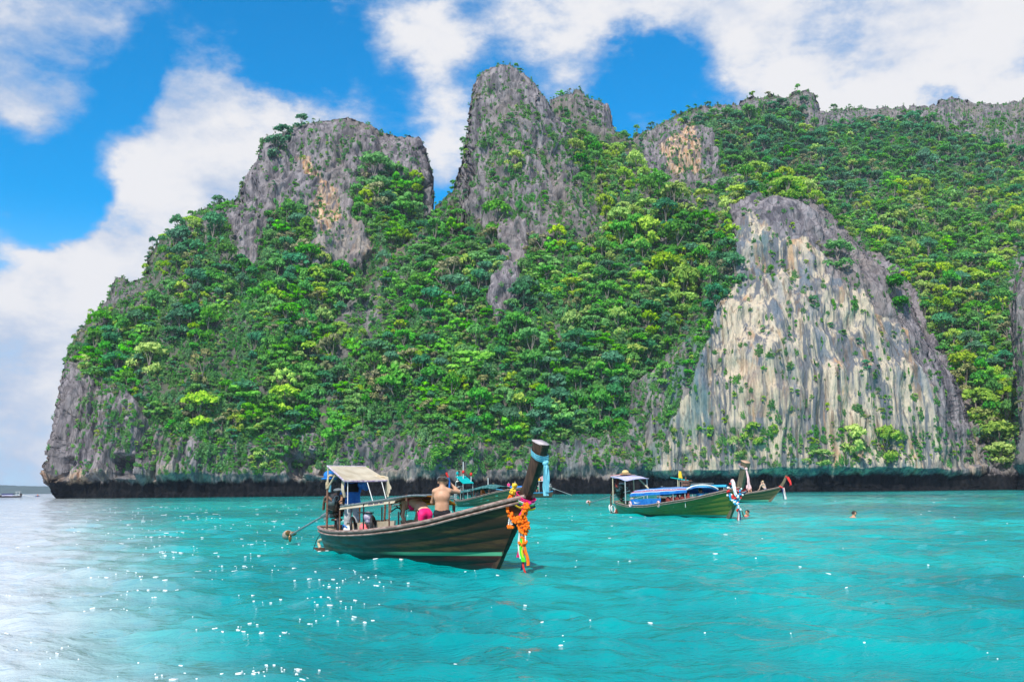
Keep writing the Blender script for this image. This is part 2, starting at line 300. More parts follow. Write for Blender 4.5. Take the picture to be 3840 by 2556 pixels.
mass('cliff', [(1432,1150),(1436,1100),(1444,1000),(1462,890),(1530,800),(1606,700),(1634,600),(1652,510),(1678,450),(1700,418),(1722,404),(1760,410),(1830,420),(1878,455),(1908,490),(1960,545),(2012,600),(2062,642),(2092,690),(2112,740),(2132,790),(2166,832),(2196,872),(2216,930),(2240,1000),(2262,1042),(2290,1072),(2304,1120),(2306,1140)],
     tps([(1440,1130,268),(1600,1130,258),(1850,1130,255),(2100,1130,258),(2300,1130,268),(1480,950,268),(1650,900,258),(1850,900,256),(2100,900,262),(2220,950,270),(1660,650,267),(1800,700,260),(1950,700,264),(2080,700,274),(1700,480,280),(1800,480,276),(1880,500,278),(1740,410,288)]), 460, 330, (70, 26), 4.5, .85, 41, vs=4.0)
mass('cliff', [(2338,1145),(2346,1080),(2352,1000),(2344,900),(2332,800),(2326,730),(2330,690),(2338,640),(2360,590),(2420,560),(2560,560),(2660,700),(2700,1140)],
     tps([(2340,1140,250),(2600,1140,235),(2340,700,256),(2500,600,262),(2650,900,245)]), 160, 140, (30, 14), 5.0, 1.2, 51, 60)
print('cliffs', round(time.time() - T0, 1))

# ---------------------------------------------------------------- far island
def island():
    s = np.linspace(0, 1, 240); px = -900 + 1009 * s
    h = np.interp(px, [-900, -500, -200, 0, 40, 75, 98, 106, 109], [5, 30, 26, 18.5, 18, 12.5, 10, 7, 0]) + 1.1 * fbm(px / 3, px * 0, px * 0, 3, 5) * (px < 105)
    h = np.maximum(h, 0); rows = []
    for t in np.linspace(0, 1, 14):
        co = unproj(px, base_py(px) - 12.9 - 0 * h, np.full(240, 3300.0)); co[:, 2] = -4 + (h * 1.62988 / F_ * 3300 + 4) * math.sin(t * math.pi / 2 ) ; co[:, 1] += 260 * t + 30 * fbm(px / 20, px * 0 + t * 3, px * 0, 3, 6); rows.append(co[None])
    r = rows[-1].copy(); r[0, :, 1] += 500; r[0, :, 2] = -5; rows.append(r)
    m, b = newmat('island_wood'); pos = b.n('ShaderNodeNewGeometry').outputs['Position']
    p = b.n('ShaderNodeBsdfPrincipled', {'Base Color': b.mix(b.noise(pos, .03, 5, .6), (.035, .055, .04), (.06, .085, .05)), 'Roughness': .95, 'Specular IOR Level': .1})
    b.n('ShaderNodeOutputMaterial', {0: p})
    obj('island', mesh_np('island', np.concatenate(rows).reshape(-1, 3), grid_quads(15, 240), [m]), kind='structure')
island()

# ---------------------------------------------------------------- sea
WAVE = {}
def sea():
    ys = np.concatenate([[-60, -20, -4, 2, 4.5], np.geomspace(5.2, 300, 640), np.geomspace(310, 6000, 50)]); nr = len(ys)
    ye = np.maximum(ys, 5.0); u = np.linspace(-.56, .56, 400)
    off = np.array([4, 20, 80, 300, 900, 1800.])
    X = np.concatenate([-(ye[:, None] * .56 + off[::-1]), ye[:, None] * u, ye[:, None] * .56 + off], 1); nc = X.shape[1]
    Y = np.repeat(ys[:, None], nc, 1); Z = np.zeros_like(X); dx = np.zeros_like(X); dy = np.zeros_like(X)
    sp = np.maximum(np.gradient(ys), .02)[:, None]; rg = np.random.default_rng(3)
    for i in range(70):
        lam = 0.28 * (15 ** (i / 69)); th = R_(248) + rg.normal(0, .55); k = 2 * math.pi / lam
        a = 0.0100 * lam ** .62; fade = np.clip((lam / (sp * 3.2) - .5), 0, 1) * np.clip((Y - 3) / 3, 0, 1)
        ph = k * (X * math.cos(th) + Y * math.sin(th)) + rg.random() * 7
        a = a * (.55 + .45 * vnoise(X / (lam * 5), Y / (lam * 5), X * 0 + i, i)); fade = fade * np.clip(1 - (Y - 150) / 120, 0, 1)
        Z += a * fade * np.sin(ph); dx -= a * fade * .7 * math.cos(th) * np.cos(ph) * -1; dy -= a * fade * .7 * math.sin(th) * np.cos(ph) * -1
    co = np.stack([X + dx, Y + dy, Z], -1); WAVE.update(co=co, ys=ys)
    m, b = newmat('sea_water'); pos = b.n('ShaderNodeNewGeometry').outputs['Position']; sp3 = b.n('ShaderNodeSeparateXYZ', {0: pos})
    flat = b.mul(pos, (1, 1, 0))
    big = b.noise(b.mul(flat, (1, .55, 0)), .045, 3, .55); mid = b.noise(b.mul(flat, (1, .7, 0)), .35, 4, .6)
    lag = b.mix(b.rng(b.m('ADD', big, b.m('MULTIPLY', mid, .35)), .48, .86), (.0, .185, .20), (.0, .48, .455))
    # the sandy lagoon gives way to pale sky reflection painted into the open sea
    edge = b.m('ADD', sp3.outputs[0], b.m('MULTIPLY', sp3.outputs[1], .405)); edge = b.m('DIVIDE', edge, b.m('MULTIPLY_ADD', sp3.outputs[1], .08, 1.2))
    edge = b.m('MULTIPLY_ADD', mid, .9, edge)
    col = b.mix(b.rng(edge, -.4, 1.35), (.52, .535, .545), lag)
    b1 = b.noise(b.mul(flat, (1, 1.7, 0)), 3.0, 5, .62); b2 = b.noise(b.mul(flat, (.6, 1.3, 0)), .6, 3, .55)
    bmp = b.n('ShaderNodeBump', {'Height': b.m('ADD', b.m('MULTIPLY', b1, .075), b.m('MULTIPLY', b2, .10)), 'Strength': 1.0, 'Distance': 1.0})
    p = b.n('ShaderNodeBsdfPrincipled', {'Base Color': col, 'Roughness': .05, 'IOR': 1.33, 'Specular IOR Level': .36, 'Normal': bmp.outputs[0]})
    b.n('ShaderNodeOutputMaterial', {0: p})
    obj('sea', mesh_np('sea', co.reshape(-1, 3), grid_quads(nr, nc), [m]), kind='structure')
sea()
def glint_flecks():
    # small white flecks imitating sky-reflection glints on the chop, thickest towards the open sea
    co = WAVE['co']; nr, nc = co.shape[:2]; rg = np.random.default_rng(21); V, Q, n = [], [], 0
    ok = 0
    while ok < 800:
        i = int(rg.integers(8, 560)); j = int(rg.integers(8, nc - 8)); x, y, z = co[i, j]
        if not 5.6 < y < 105 or z < .03: continue
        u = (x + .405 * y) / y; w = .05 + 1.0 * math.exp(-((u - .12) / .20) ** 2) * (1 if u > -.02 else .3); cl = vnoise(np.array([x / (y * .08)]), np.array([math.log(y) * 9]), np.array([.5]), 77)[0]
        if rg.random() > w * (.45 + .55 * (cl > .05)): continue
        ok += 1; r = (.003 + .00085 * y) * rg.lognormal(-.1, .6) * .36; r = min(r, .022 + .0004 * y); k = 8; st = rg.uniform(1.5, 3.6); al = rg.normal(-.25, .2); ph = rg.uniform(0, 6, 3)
        a = np.linspace(0, 2 * math.pi, k, endpoint=False); rad = r * (1 + .35 * np.sin(2 * a + ph[0]) + .22 * np.sin(3 * a + ph[1]))
        ex, ey = rad * np.cos(a) * st, rad * np.sin(a) * (.6 + y / 45); px_, py_ = x + ex * math.cos(al) - ey * math.sin(al), y + ex * math.sin(al) + ey * math.cos(al)
        sx = (co[i, j + 3, 2] - co[i, j - 3, 2]) / (co[i, j + 3, 0] - co[i, j - 3, 0]); sy = (co[i + 2, j, 2] - co[i - 2, j, 2]) / (co[i + 2, j, 1] - co[i - 2, j, 1])
        pz = z - .004 + np.clip(sx, -.5, .5) * (px_ - x) + np.clip(sy, -.5, .5) * (py_ - y); top = np.stack([px_, py_, pz + .007 + .0004 * y], -1); bot = top - [0, 0, .012]
        V += [top, bot]; b_ = n; Q += [(b_, b_ + 1, b_ + 2, b_ + 3), (b_, b_ + 3, b_ + 4, b_ + 7), (b_ + 4, b_ + 5, b_ + 6, b_ + 7)] + [(b_ + e, b_ + k + e, b_ + k + (e + 1) % k, b_ + (e + 1) % k) for e in range(k)]; n += 2 * k
    m, b = newmat('glint_white'); b.n('ShaderNodeOutputMaterial', {0: b.n('ShaderNodeBsdfPrincipled', {'Base Color': (.84, .86, .87), 'Roughness': .55, 'Specular IOR Level': .3})})
    obj('glint_flecks', mesh_np('glint_flecks', np.concatenate(V), np.array(Q), [m], True), kind='stuff', label='white flecks standing in for sky glints on the turquoise water', category='glint_flecks')
glint_flecks()
print('sea', round(time.time() - T0, 1))

# ---------------------------------------------------------------- sea air
def haze():
    me = bpy.data.meshes.new('haze'); lo, hi = (-5400, -75, -14), (5400, 6250, 185)
    v = [(x, y, z) for z in (lo[2], hi[2]) for y in (lo[1], hi[1]) for x in (lo[0], hi[0])]
    me.from_pydata(v, [], [(0, 2, 3, 1), (4, 5, 7, 6), (0, 1, 5, 4), (2, 6, 7, 3), (0, 4, 6, 2), (1, 3, 7, 5)])
    m = bpy.data.materials.new('sea_haze'); m.use_nodes = True; b = NB(m.node_tree)
    vo = b.n('ShaderNodeVolumePrincipled', {'Color': (.66, .79, 1.0), 'Density': .00012, 'Anisotropy': 0.0})
    o = b.n('ShaderNodeOutputMaterial'); m.node_tree.links.new(vo.outputs[0], o.inputs['Volume']); me.materials.append(m)
    obj('haze', me, kind='stuff', label='pale blue sea air lying over the whole bay', category='haze')
HAZE = True
if HAZE: haze()
# ---------------------------------------------------------------- plants
def leaf_material(name, ca, cb, tr=.45):
    m, b = newmat(name); g = b.n('ShaderNodeNewGeometry'); oi = b.n('ShaderNodeObjectInfo')
    isl = g.outputs['Random Per Island']; rnd = oi.outputs['Random']
    c = b.mix(isl, ca, cb)
    h = b.n('ShaderNodeHueSaturation', {'Hue': b.rng(rnd, 0, 1, .482, .518, 'LINEAR'), 'Saturation': b.rng(b.m('FRACT', b.m('MULTIPLY', rnd, 7.3)), 0, 1, .78, 1.12, 'LINEAR'),
              'Value': b.rng(b.m('FRACT', b.m('MULTIPLY', rnd, 13.7)), 0, 1, .95, 1.45, 'LINEAR'), 'Color': c})
    d = b.n('ShaderNodeBsdfDiffuse', {'Color': h}); t = b.n('ShaderNodeBsdfTranslucent', {'Color': h})
    b.n('ShaderNodeOutputMaterial', {0: b.n('ShaderNodeMixShader', {0: tr, 1: d, 2: t})}); return m
LEAF = dict(umbrella=leaf_material('bright_leaf', (.075, .30, .03), (.25, .62, .055)), bushy=leaf_material('green_leaf', (.04, .20, .035), (.17, .48, .065)),
            yellow=leaf_material('yellow_leaf', (.17, .34, .03), (.50, .66, .08)), dark=leaf_material('blue_leaf', (.025, .13, .07), (.11, .36, .145)),
            dry=leaf_material('olive_leaf', (.10, .13, .05), (.45, .42, .2)), cover=leaf_material('scrub_leaf', (.035, .16, .055), (.19, .45, .10)), creeper=leaf_material('creeper_leaf', (.08, .28, .025), (.16, .42, .035)))
m_, b_ = newmat('pale_bark')
b_.n('ShaderNodeOutputMaterial', {0: b_.n('ShaderNodeBsdfPrincipled', {'Base Color': b_.mix(b_.noise(b_.n('ShaderNodeTexCoord').outputs['Object'], 9, 3), (.17, .13, .11), (.36, .30, .27)), 'Roughness': .9, 'Specular IOR Level': .1})})
BARK = m_
def tube_np(pts, rad, n=6):
    pts = np.asarray(pts, float); k = len(pts); T = np.gradient(pts, axis=0); T /= np.linalg.norm(T, axis=1, keepdims=True) + 1e-9
    ref = np.where(np.abs(T[:, 2:3]) > .9, np.array([[1., 0, 0]]), np.array([[0., 0, 1]])); A = np.cross(T, ref); A /= np.linalg.norm(A, axis=1, keepdims=True) + 1e-9; B = np.cross(T, A)
    an = np.arange(n) / n * 2 * math.pi; rad = np.broadcast_to(rad, (k,))
    co = pts[:, None] + rad[:, None, None] * (A[:, None] * np.cos(an)[None, :, None] + B[:, None] * np.sin(an)[None, :, None])
    q = [(i * n + j, i * n + (j + 1) % n, (i + 1) * n + (j + 1) % n, (i + 1) * n + j) for i in range(k - 1) for j in range(n)]
    return co.reshape(-1, 3), np.array(q)
def join_np(parts):
    co, qs, o = [], [], 0
    for c, q in parts: co.append(c); qs.append(q + o); o += len(c)
    return np.concatenate(co), np.concatenate(qs)
def crown_np(kind, seed):
    r = np.random.default_rng(seed); C = np.array([0, -.36, .46]); pads = []
    if kind == 'cover': C = np.array([0, -.12, .1])
    npad, flat, pf, per, ls = dict(umbrella=(15, .62, .40, 40, .12), bushy=(24, 1.05, .8, 34, .115), yellow=(24, .95, .75, 34, .115), dark=(22, 1.0, .8, 34, .12), dry=(10, .9, .6, 34, .11), cover=(15, 1.0, 1.0, 34, .125), creeper=(13, 1.9, .9, 40, .12))[kind]
    for i in range(npad):
        a = i * 2.4 + r.normal(0, .4); rr = math.sqrt((i + .4) / npad) * .80 + r.normal(0, .13); z = math.sqrt(max(0, 1 - rr * rr)) * flat
        if kind == 'cover':
            pads.append((C + np.array([rr * math.cos(a) * 1.1, -abs(r.normal(0, .28)), rr * math.sin(a) * 1.1]), r.uniform(.2, .42))); continue
        if kind == 'creeper': rr *= .38; z = -1.9 * i / npad + .3
        elif kind != 'umbrella' and i % 3 == 2: z = -.35 * z - .1; a = -1.57 + r.normal(0, .8)
        else: z = z * (1 if kind != 'umbrella' else r.uniform(-.4, 1.1))
        pads.append((C + np.array([rr * math.cos(a), rr * math.sin(a) * .9, z]), r.uniform(.17, .38) * (1.1 if kind == 'umbrella' else 1)))
    cs = []
    for pc, pr in pads:
        n = per; d = r.normal(size=(n, 3)); d[:, 2] = np.where(r.random(n) < .75, np.abs(d[:, 2]), d[:, 2]) if kind != 'cover' else d[:, 2]; d[:, 1] = -np.abs(d[:, 1]) if kind == 'cover' else d[:, 1]; d /= np.linalg.norm(d, axis=1, keepdims=True)
        p = pc + d * pr * np.array([1, 1, pf]) * r.uniform(.55, 1.08, (n, 1))
        nn = d * np.array([.9, .9, 1]) + np.array([0, -.1, .35]) + r.normal(0, .38, (n, 3)); nn /= np.linalg.norm(nn, axis=1, keepdims=True)
        t = np.cross(nn, r.normal(size=(n, 3))); t /= np.linalg.norm(t, axis=1, keepdims=True) + 1e-9; u = np.cross(nn, t)
        L = ls * r.uniform(.6, 1.35, (n, 1)); W = L * r.uniform(.45, .8, (n, 1))
        cs.append(np.stack([p - t * L, p - u * W - nn * L * .25, p + t * L, p + u * W - nn * L * .25], 1))
    co = np.concatenate(cs).reshape(-1, 3); return co, np.arange(len(co)).reshape(-1, 4), pads
def trunk_np(pads, seed, kind):
    r = np.random.default_rng(seed); top = np.array([0, -.34, .40]); ps = []
    base = np.array([0, .35, -.35]); mid = np.array([r.normal(0, .05), -.2, .0])
    t = np.linspace(0, 1, 6)[:, None]; cv = (1 - t) ** 2 * base + 2 * t * (1 - t) * mid + t ** 2 * top
    ps.append(tube_np(cv, np.linspace(.055, .032, 6), 6))
    for pc, pr in pads[::2][:6]:
        e = pc + np.array([0, 0, -.02]); m = (top * .55 + e * .45) + r.normal(0, .05, 3); ps.append(tube_np([top * .8 + mid * .2, m, e], [.03, .02, .008], 5))
    return join_np(ps)
KINDS_ = ['umbrella', 'bushy', 'yellow', 'dark', 'dry', 'creeper', 'cover']; PROTO = []
for ki, k in enumerate(KINDS_):
    for v in range(3):
        c, q, pads = crown_np(k, 50 + ki * 7 + v); tc, tq = trunk_np(pads, 90 + ki * 5 + v, k)
        cme = mesh_np('crown', c, q, [LEAF[k]], False); tme = mesh_np('trunk', tc, tq, [BARK], True)
        allc = np.concatenate([c, tc]); ame = mesh_np('tree_mass', allc, np.concatenate([q, tq + len(c)]), [LEAF[k], BARK], False)
        mi = np.zeros(len(q) + len(tq), np.int32); mi[len(q):] = 1; ame.polygons.foreach_set('material_index', mi)
        PROTO.append((cme, tme, ame))
# where things grow: sample the cliffs, drop what other cliffs hide
G = 4; BUF = np.full((460, 720), 1e9); ML = list(MASSES.values())
for M in ML:
    D = M['co'][..., 1]; ix = np.clip((M['px'] / G).astype(int) + 20, 0, 719); iy = np.clip((M['py'] / G).astype(int) + 20, 0, 459); np.minimum.at(BUF, (iy, ix), D)
PL = []
def species(px, py, mi, r):
    w = dict(umbrella=.7, bushy=1.6, yellow=.5, dark=.8, dry=.35, creeper=.10)
    if mi == 1 and px > 1280 and py < 700: w['yellow'] = 1.9; w['dark'] = .35
    if mi == 4 and py < 560: w['yellow'] = 6
    if mi == 4 and py > 900: w['yellow'] = 1.6; w['dark'] = .3
    if mi == 3: 
        w['dark'] = 1.9; w['umbrella'] = .5; w['bushy'] = 1.5
        if px > 1900 and py > 440: w['yellow'] = 1.7; w['umbrella'] = 1.3; w['dark'] = .5
    if mi == 0: w['dark'] = 1.5 if px < 560 or py < 420 else .9; w['umbrella'] = .8
    if mi == 5: w['yellow'] = 2
    if mi == 1 and px < 1300 and py > 560: w['umbrella'] = 1.6
    cl = vnoise(np.array([px / 90.]), np.array([py / 70.]), np.array([3.3]), 5)[0]; w['umbrella'] *= 1 + cl; w['dark'] *= 1 - .8 * cl; cl2 = vnoise(np.array([px / 120.]), np.array([py / 90.]), np.array([8.3]), 6)[0]; w['yellow'] *= 1 + .9 * cl2; w['dry'] *= 1 + .8 * vnoise(np.array([px / 60.]), np.array([py / 60.]), np.array([1.3]), 9)[0]
    ks = list(w); p = np.maximum(np.array([w[k] for k in ks]), .02); return int(r.choice(len(ks), p=p / p.sum()))
rg = np.random.default_rng(11); occ = {}
def put(M, mi, v, R, sp=None, force=False):
    px, py = M['px'].flat[v], M['py'].flat[v]; co = M['co'].reshape(-1, 3)[v]; N = M['N'].reshape(-1, 3)[v]
    if not (-40 < px < 2400) or co[2] < 6.5: return
    if co[1] > BUF[int(py / G) + 20, int(px / G) + 20] + 7: return
    if not force:
        rp = R * F_ / co[1] / 1.63; c = 24; key = (int(px // c), int(py // c))
        for a in (-2, -1, 0, 1, 2):
            for e in (-2, -1, 0, 1, 2):
                for (x2, y2, r2) in occ.get((key[0] + a, key[1] + e), ()):
                    if (px - x2) ** 2 + ((py - y2) * 1.35) ** 2 < ((rp + r2) * .43) ** 2: return
        occ.setdefault(key, []).append((px, py, rp))
    if M['dm'].flat[v] < 50: R *= .5 + .5 * M['dm'].flat[v] / 50
    if sp is None: sp = species(px, py, mi, rg)
    yaw = math.atan2(N[0], -N[1]) * .8 + rg.normal(0, .6); k = KINDS_[sp]
    root = co - N * .15 * R + np.array([0, 0, -.1 * R]) if k == 'creeper' else co - N * .10 * R
    PL.append(dict(root=root, yaw=yaw, R=R, sp=sp, va=int(rg.integers(3)), tilt=rg.normal(0, .1), mi=mi, px=px, py=py, app=R / co[1], up=rg.uniform(.9, 1.75), wd=rg.uniform(.75, 1.5)))
for (x, y, k, R) in [(830,700,0,4.6),(1090,860,0,5.2),(915,925,0,5.5),(790,1025,0,3.6),(1390,890,0,4.6),(1060,1060,0,3.5),(1300,990,0,4.8),(1180,1010,0,4.4),(620,965,0,5.0),(700,900,0,4.6),(560,930,0,4.4),(350,960,0,3.8),(640,830,0,4.6),
                     (770,860,4,4.4),(950,850,4,4.2),(470,880,4,4.0),(1420,540,2,4.4),(1500,560,2,5.0),(1560,500,2,5.2),(1620,470,2,5.0),(1530,670,2,5.4),(1560,720,2,5.4),(1740,425,2,4.0),(1800,440,2,4.4),(1850,465,2,4.2),(1700,430,2,3.4),(1680,580,0,4.2),(1920,620,1,3.6),(2040,700,1,3.8),(1960,1040,2,3.2),
                     (2030,1050,2,3.2),(1880,1070,2,2.6),(2260,960,2,5.2),(2230,880,2,5.2),(2300,1050,2,5.0),(2150,740,2,5.0),(1180,410,2,3.0),(1036,480,0,2.0),(860,430,1,4.6),(910,450,0,4.4),(930,500,0,4.2),(1010,520,1,3.2),(1040,540,0,3.2),(1000,560,1,3.4),(1060,580,1,3.0),(1030,600,0,3.4),(1075,545,3,2.6),(980,592,1,3.2),(1092,612,1,3.0),(1052,505,1,2.4),(705,560,5,4.6),(705,650,5,4.2),(650,330,3,4.4),(700,300,3,4.4),(640,360,3,4.2),(480,560,3,4.6),(1690,1095-45,2,2.6),(1730,1020,2,2.4)]:
    best = None
    for mi, M in enumerate(ML):
        d = (M['px'] - x) ** 2 + (M['py'] - y) ** 2; v = int(d.argmin())
        if d.flat[v] < 150 and (best is None or M['co'].reshape(-1, 3)[v, 1] < best[2]): best = (mi, v, M['co'].reshape(-1, 3)[v, 1])
    if best: put(ML[best[0]], best[0], best[1], R, k, True)
for tier, (ncand, lo, hi) in enumerate([(1700, 2.0, 3.7), (11000, 1.0, 2.1), (60000, .5, 1.15)]):
    for mi, M in enumerate(ML):
        px, py = M['px'], M['py']; du = np.abs(np.gradient(px, axis=1)); dv = np.abs(np.gradient(py, axis=0)); A = (du * dv) * (px > -40) * (px < 2400)
        vg = M['veg']; rb = fbm(M['co'][..., 0] / 16, M['co'][..., 1] / 16, M['co'][..., 2] / 38, 3, (163, 178, 185, 192, 199, 206)[mi]); gap = np.clip((rb + (np.where(M['px'] < 600, .16, .30) if mi == 0 else .30 if mi < 3 else .8)) / .36, .05, 1); vg = vg * (gap if tier < 2 else np.maximum(gap, .35)); dn = vg ** 1.35; wt = A * (vg ** (1.6 if tier < 2 else 1.2) * (vg > (.3 if tier == 0 else .02))); W = wt.ravel() / wt.sum()
        tot = (A * dn).sum() / 8.0e5; n = int(ncand * tot * (1.25 if mi == 3 else 1))
        for v in rg.choice(A.size, n, p=W): vg_ = M['veg'].flat[v]; put(M, mi, int(v), rg.uniform(lo, hi) * (1.0 if vg_ > .5 else .60), (6 if rg.random() < ((.05, .35, .65)[tier] if vg_ > .5 else .6) else None))
# crests carry small wind-bent trees
for mi, M in enumerate(ML):
    ns = M['px'].shape[1]; nt = M['px'].shape[0]
    for j in rg.choice(ns, int(ns * (.26 if mi != 4 else .12)), replace=False):
        i = nt - 1 - int(rg.integers(1, 5)); put(M, mi, i * ns + int(j), rg.uniform(.6, 1.7), int(rg.choice([1, 3, 6], p=[.22, .22, .56])), True)
M = ML[4]; ns = M['px'].shape[1]; nt = M['px'].shape[0]; cj = np.flatnonzero((M['px'][-1] > 1680) & (M['px'][-1] < 1960))
for j in rg.choice(cj, 46): put(M, 4, (nt - 1 - int(rg.integers(1, 26))) * ns + int(j), rg.uniform(1.4, 3.2), int(rg.choice([2, 2, 2, 6, 1])), True)
PL.sort(key=lambda p: -p['app'])
print('plants', len(PL), round(time.time() - T0, 1))
SPN = ['bright_umbrella_tree', 'bushy_tree', 'yellow_green_tree', 'dark_tree', 'dry_tree', 'climbing_creeper', 'scrub_bush']
SPL = ['bright green umbrella tree', 'rounded mid green tree', 'yellow green bushy tree', 'dark blue green tree', 'sparse olive tan tree', 'green hanging creeper', 'low green scrub bush']
def region(p):
    x, y, m = p['px'], p['py'], p['mi']
    if m == 0: return 'on top of the square left tower' if y < 380 and x > 545 else 'on the bare face of the left tower' if x > 545 and y < 640 else 'on the skyline crest left of the tower' if y < 640 else 'at the foot of the far left headland' if y > 950 else 'on the far left headland slope' if x < 420 else 'on the slope below the left tower'
    if m == 1:
        if x < 1290 and y < 440: return 'on the tall central pinnacle'
        if y < 520 and x >= 1290: return 'on the sunny saddle right of the pinnacle'
        if x < 1060 and y < 640: return 'in the gap between the two towers'
        if y > 960: return 'at the cliff foot behind the nearest boat' if x < 1260 else 'at the cliff foot left of pale cliff'
        if x > 1440: return 'beside the upper left edge of pale cliff' if y < 700 else 'beside the lower left edge of pale cliff'
        if y < 640: return 'just below the central pinnacle'
        return 'on the slope above the cream awning' if x < 900 else 'on the middle slope above the dark prow' if x > 1150 else 'on the middle slope above the standing man'
    if m == 2: return 'on the small shoulder behind the pinnacle'
    if m == 3: return 'in the gully right of pale cliff' if y > 720 else 'on the sunny spur behind pale cliff' if x > 1860 and y > 440 else 'on the right skyline ridge' if y < 300 else 'on the far right hillside' if x > 1900 else 'on the ochre stained ridge face'
    if m == 4: return 'on the crest of the pale cliff' if y < 520 else 'at the foot of the pale cliff' if y > 940 else 'on the face of the pale cliff'
    return 'on the rock at the right edge'
ORD = ['first', 'second', 'third', 'fourth', 'fifth', 'sixth', 'seventh', 'eighth', 'ninth', 'tenth', 'eleventh', 'twelfth', 'thirteenth', 'fourteenth', 'fifteenth', 'sixteenth', 'seventeenth', 'eighteenth', 'nineteenth', 'twentieth']
NIND = 300; cls = {}
for p in PL[:NIND]: cls.setdefault((p['sp'], region(p)), []).append(p)
for (sp, rgn), ps in cls.items():
    ps.sort(key=lambda p: p['px']); n = len(ps)
    for i, p in enumerate(ps):
        if n == 1: lab = f'large {SPL[sp]} {rgn}'
        else:
            o = 'leftmost' if i == 0 else 'rightmost' if i == n - 1 else ORD[i] + ' from left' if i < 20 else ORD[n - 1 - i] + ' from right'
            lab = f'{o} large {SPL[sp]} {rgn}'
        e = obj(SPN[sp], None, label=lab, category='tree' if sp < 5 else 'plant', group=f'{SPL[sp]}s {rgn}')
        e.location = p['root']; e.rotation_euler = (p['tilt'], 0, p['yaw']); e.scale = (p['R'] * p['wd'], p['R'], p['R'] * p['up'])
        cme, tme, _ = PROTO[sp * 3 + p['va']]; obj('crown', cme, e); obj('trunk', tme, e)
def gn_forest(name, ps, label, category):
    n = len(ps); me = bpy.data.meshes.new(name); me.vertices.add(n)
    me.vertices.foreach_set('co', np.array([p['root'] for p in ps], np.float32).ravel())
    a = me.attributes.new('proto', 'INT', 'POINT'); a.data.foreach_set('value', np.array([p['sp'] * 3 + p['va'] for p in ps], np.int32))
    a = me.attributes.new('turn', 'FLOAT_VECTOR', 'POINT'); a.data.foreach_set('vector', np.array([(p['tilt'], 0, p['yaw']) for p in ps], np.float32).ravel())
    a = me.attributes.new('size', 'FLOAT_VECTOR', 'POINT'); a.data.foreach_set('vector', np.array([(p['R'] * p['wd'], p['R'], p['R'] * p['up']) for p in ps], np.float32).ravel())
    me.update(); o = obj(name, me, kind='stuff', label=label, category=category)
    ng = bpy.data.node_groups.new(name, 'GeometryNodeTree'); ng.interface.new_socket('Geometry', in_out='INPUT', socket_type='NodeSocketGeometry'); ng.interface.new_socket('Geometry', in_out='OUTPUT', socket_type='NodeSocketGeometry')
    N = ng.nodes; L = ng.links.new; gi = N.new('NodeGroupInput'); go = N.new('NodeGroupOutput'); jn = N.new('GeometryNodeJoinGeometry')
    def na(nm, dt): x = N.new('GeometryNodeInputNamedAttribute'); x.data_type = dt; x.inputs[0].default_value = nm; return x.outputs[0]
    pr, tu, si = na('proto', 'INT'), na('turn', 'FLOAT_VECTOR'), na('size', 'FLOAT_VECTOR'); er = N.new('FunctionNodeEulerToRotation'); L(tu, er.inputs[0])
    for i, (_, _, ame) in enumerate(PROTO):
        src = PROTO_OB[i]; oi = N.new('GeometryNodeObjectInfo'); oi.inputs['Object'].default_value = src; oi.inputs['As Instance'].default_value = False
        cp = N.new('FunctionNodeCompare'); cp.data_type = 'INT'; cp.operation = 'EQUAL'; L(pr, cp.inputs[2]); cp.inputs[3].default_value = i
        ip = N.new('GeometryNodeInstanceOnPoints'); L(gi.outputs[0], ip.inputs['Points']); L(cp.outputs[0], ip.inputs['Selection']); L(oi.outputs['Geometry'], ip.inputs['Instance']); L(er.outputs[0], ip.inputs['Rotation']); L(si, ip.inputs['Scale']); L(ip.outputs[0], jn.inputs[0])
    L(jn.outputs[0], go.inputs[0]); md = o.modifiers.new('grow', 'NODES'); md.node_group = ng
PROTO_OB = [bpy.data.objects.new('tree_mass', p[2]) for p in PROTO]      # never linked: only lends its mesh to the wood below
rest = PL[NIND:]
gn_forest('hillside_forest', [p for p in rest if p['R'] >= 2.0], 'dense tropical wood covering the limestone slopes behind the boats', 'forest')
gn_forest('undergrowth', [p for p in rest if p['R'] < 2.0], 'low shrubs and ferns rooted all over the limestone faces', 'shrubs')
print('veg', round(time.time() - T0, 1))
# ---------------------------------------------------------------- small materials
def pm(name, col, rough=.6, col2=None, sc=6.0, spec=.3, metal=0.0, stretch=(1, 1, 1), bump=0.0, tr=0.0):
    m, b = newmat(name); c = col
    tc = b.n('ShaderNodeTexCoord').outputs['Object']; nz = b.noise(b.mul(tc, stretch), sc, 4, .6)
    if col2: c = b.mix(b.rng(nz, .35, .65), col, col2)
    ins = {'Base Color': c, 'Roughness': rough, 'Specular IOR Level': spec, 'Metallic': metal}
    if bump: ins['Normal'] = b.n('ShaderNodeBump', {'Height': nz, 'Strength': bump, 'Distance': .02}).outputs[0]
    p = b.n('ShaderNodeBsdfPrincipled', ins).outputs[0]
    if tr: p = b.n('ShaderNodeMixShader', {0: tr, 1: p, 2: b.n('ShaderNodeBsdfTranslucent', {'Color': c})}).outputs[0]
    b.n('ShaderNodeOutputMaterial', {0: p}); return m
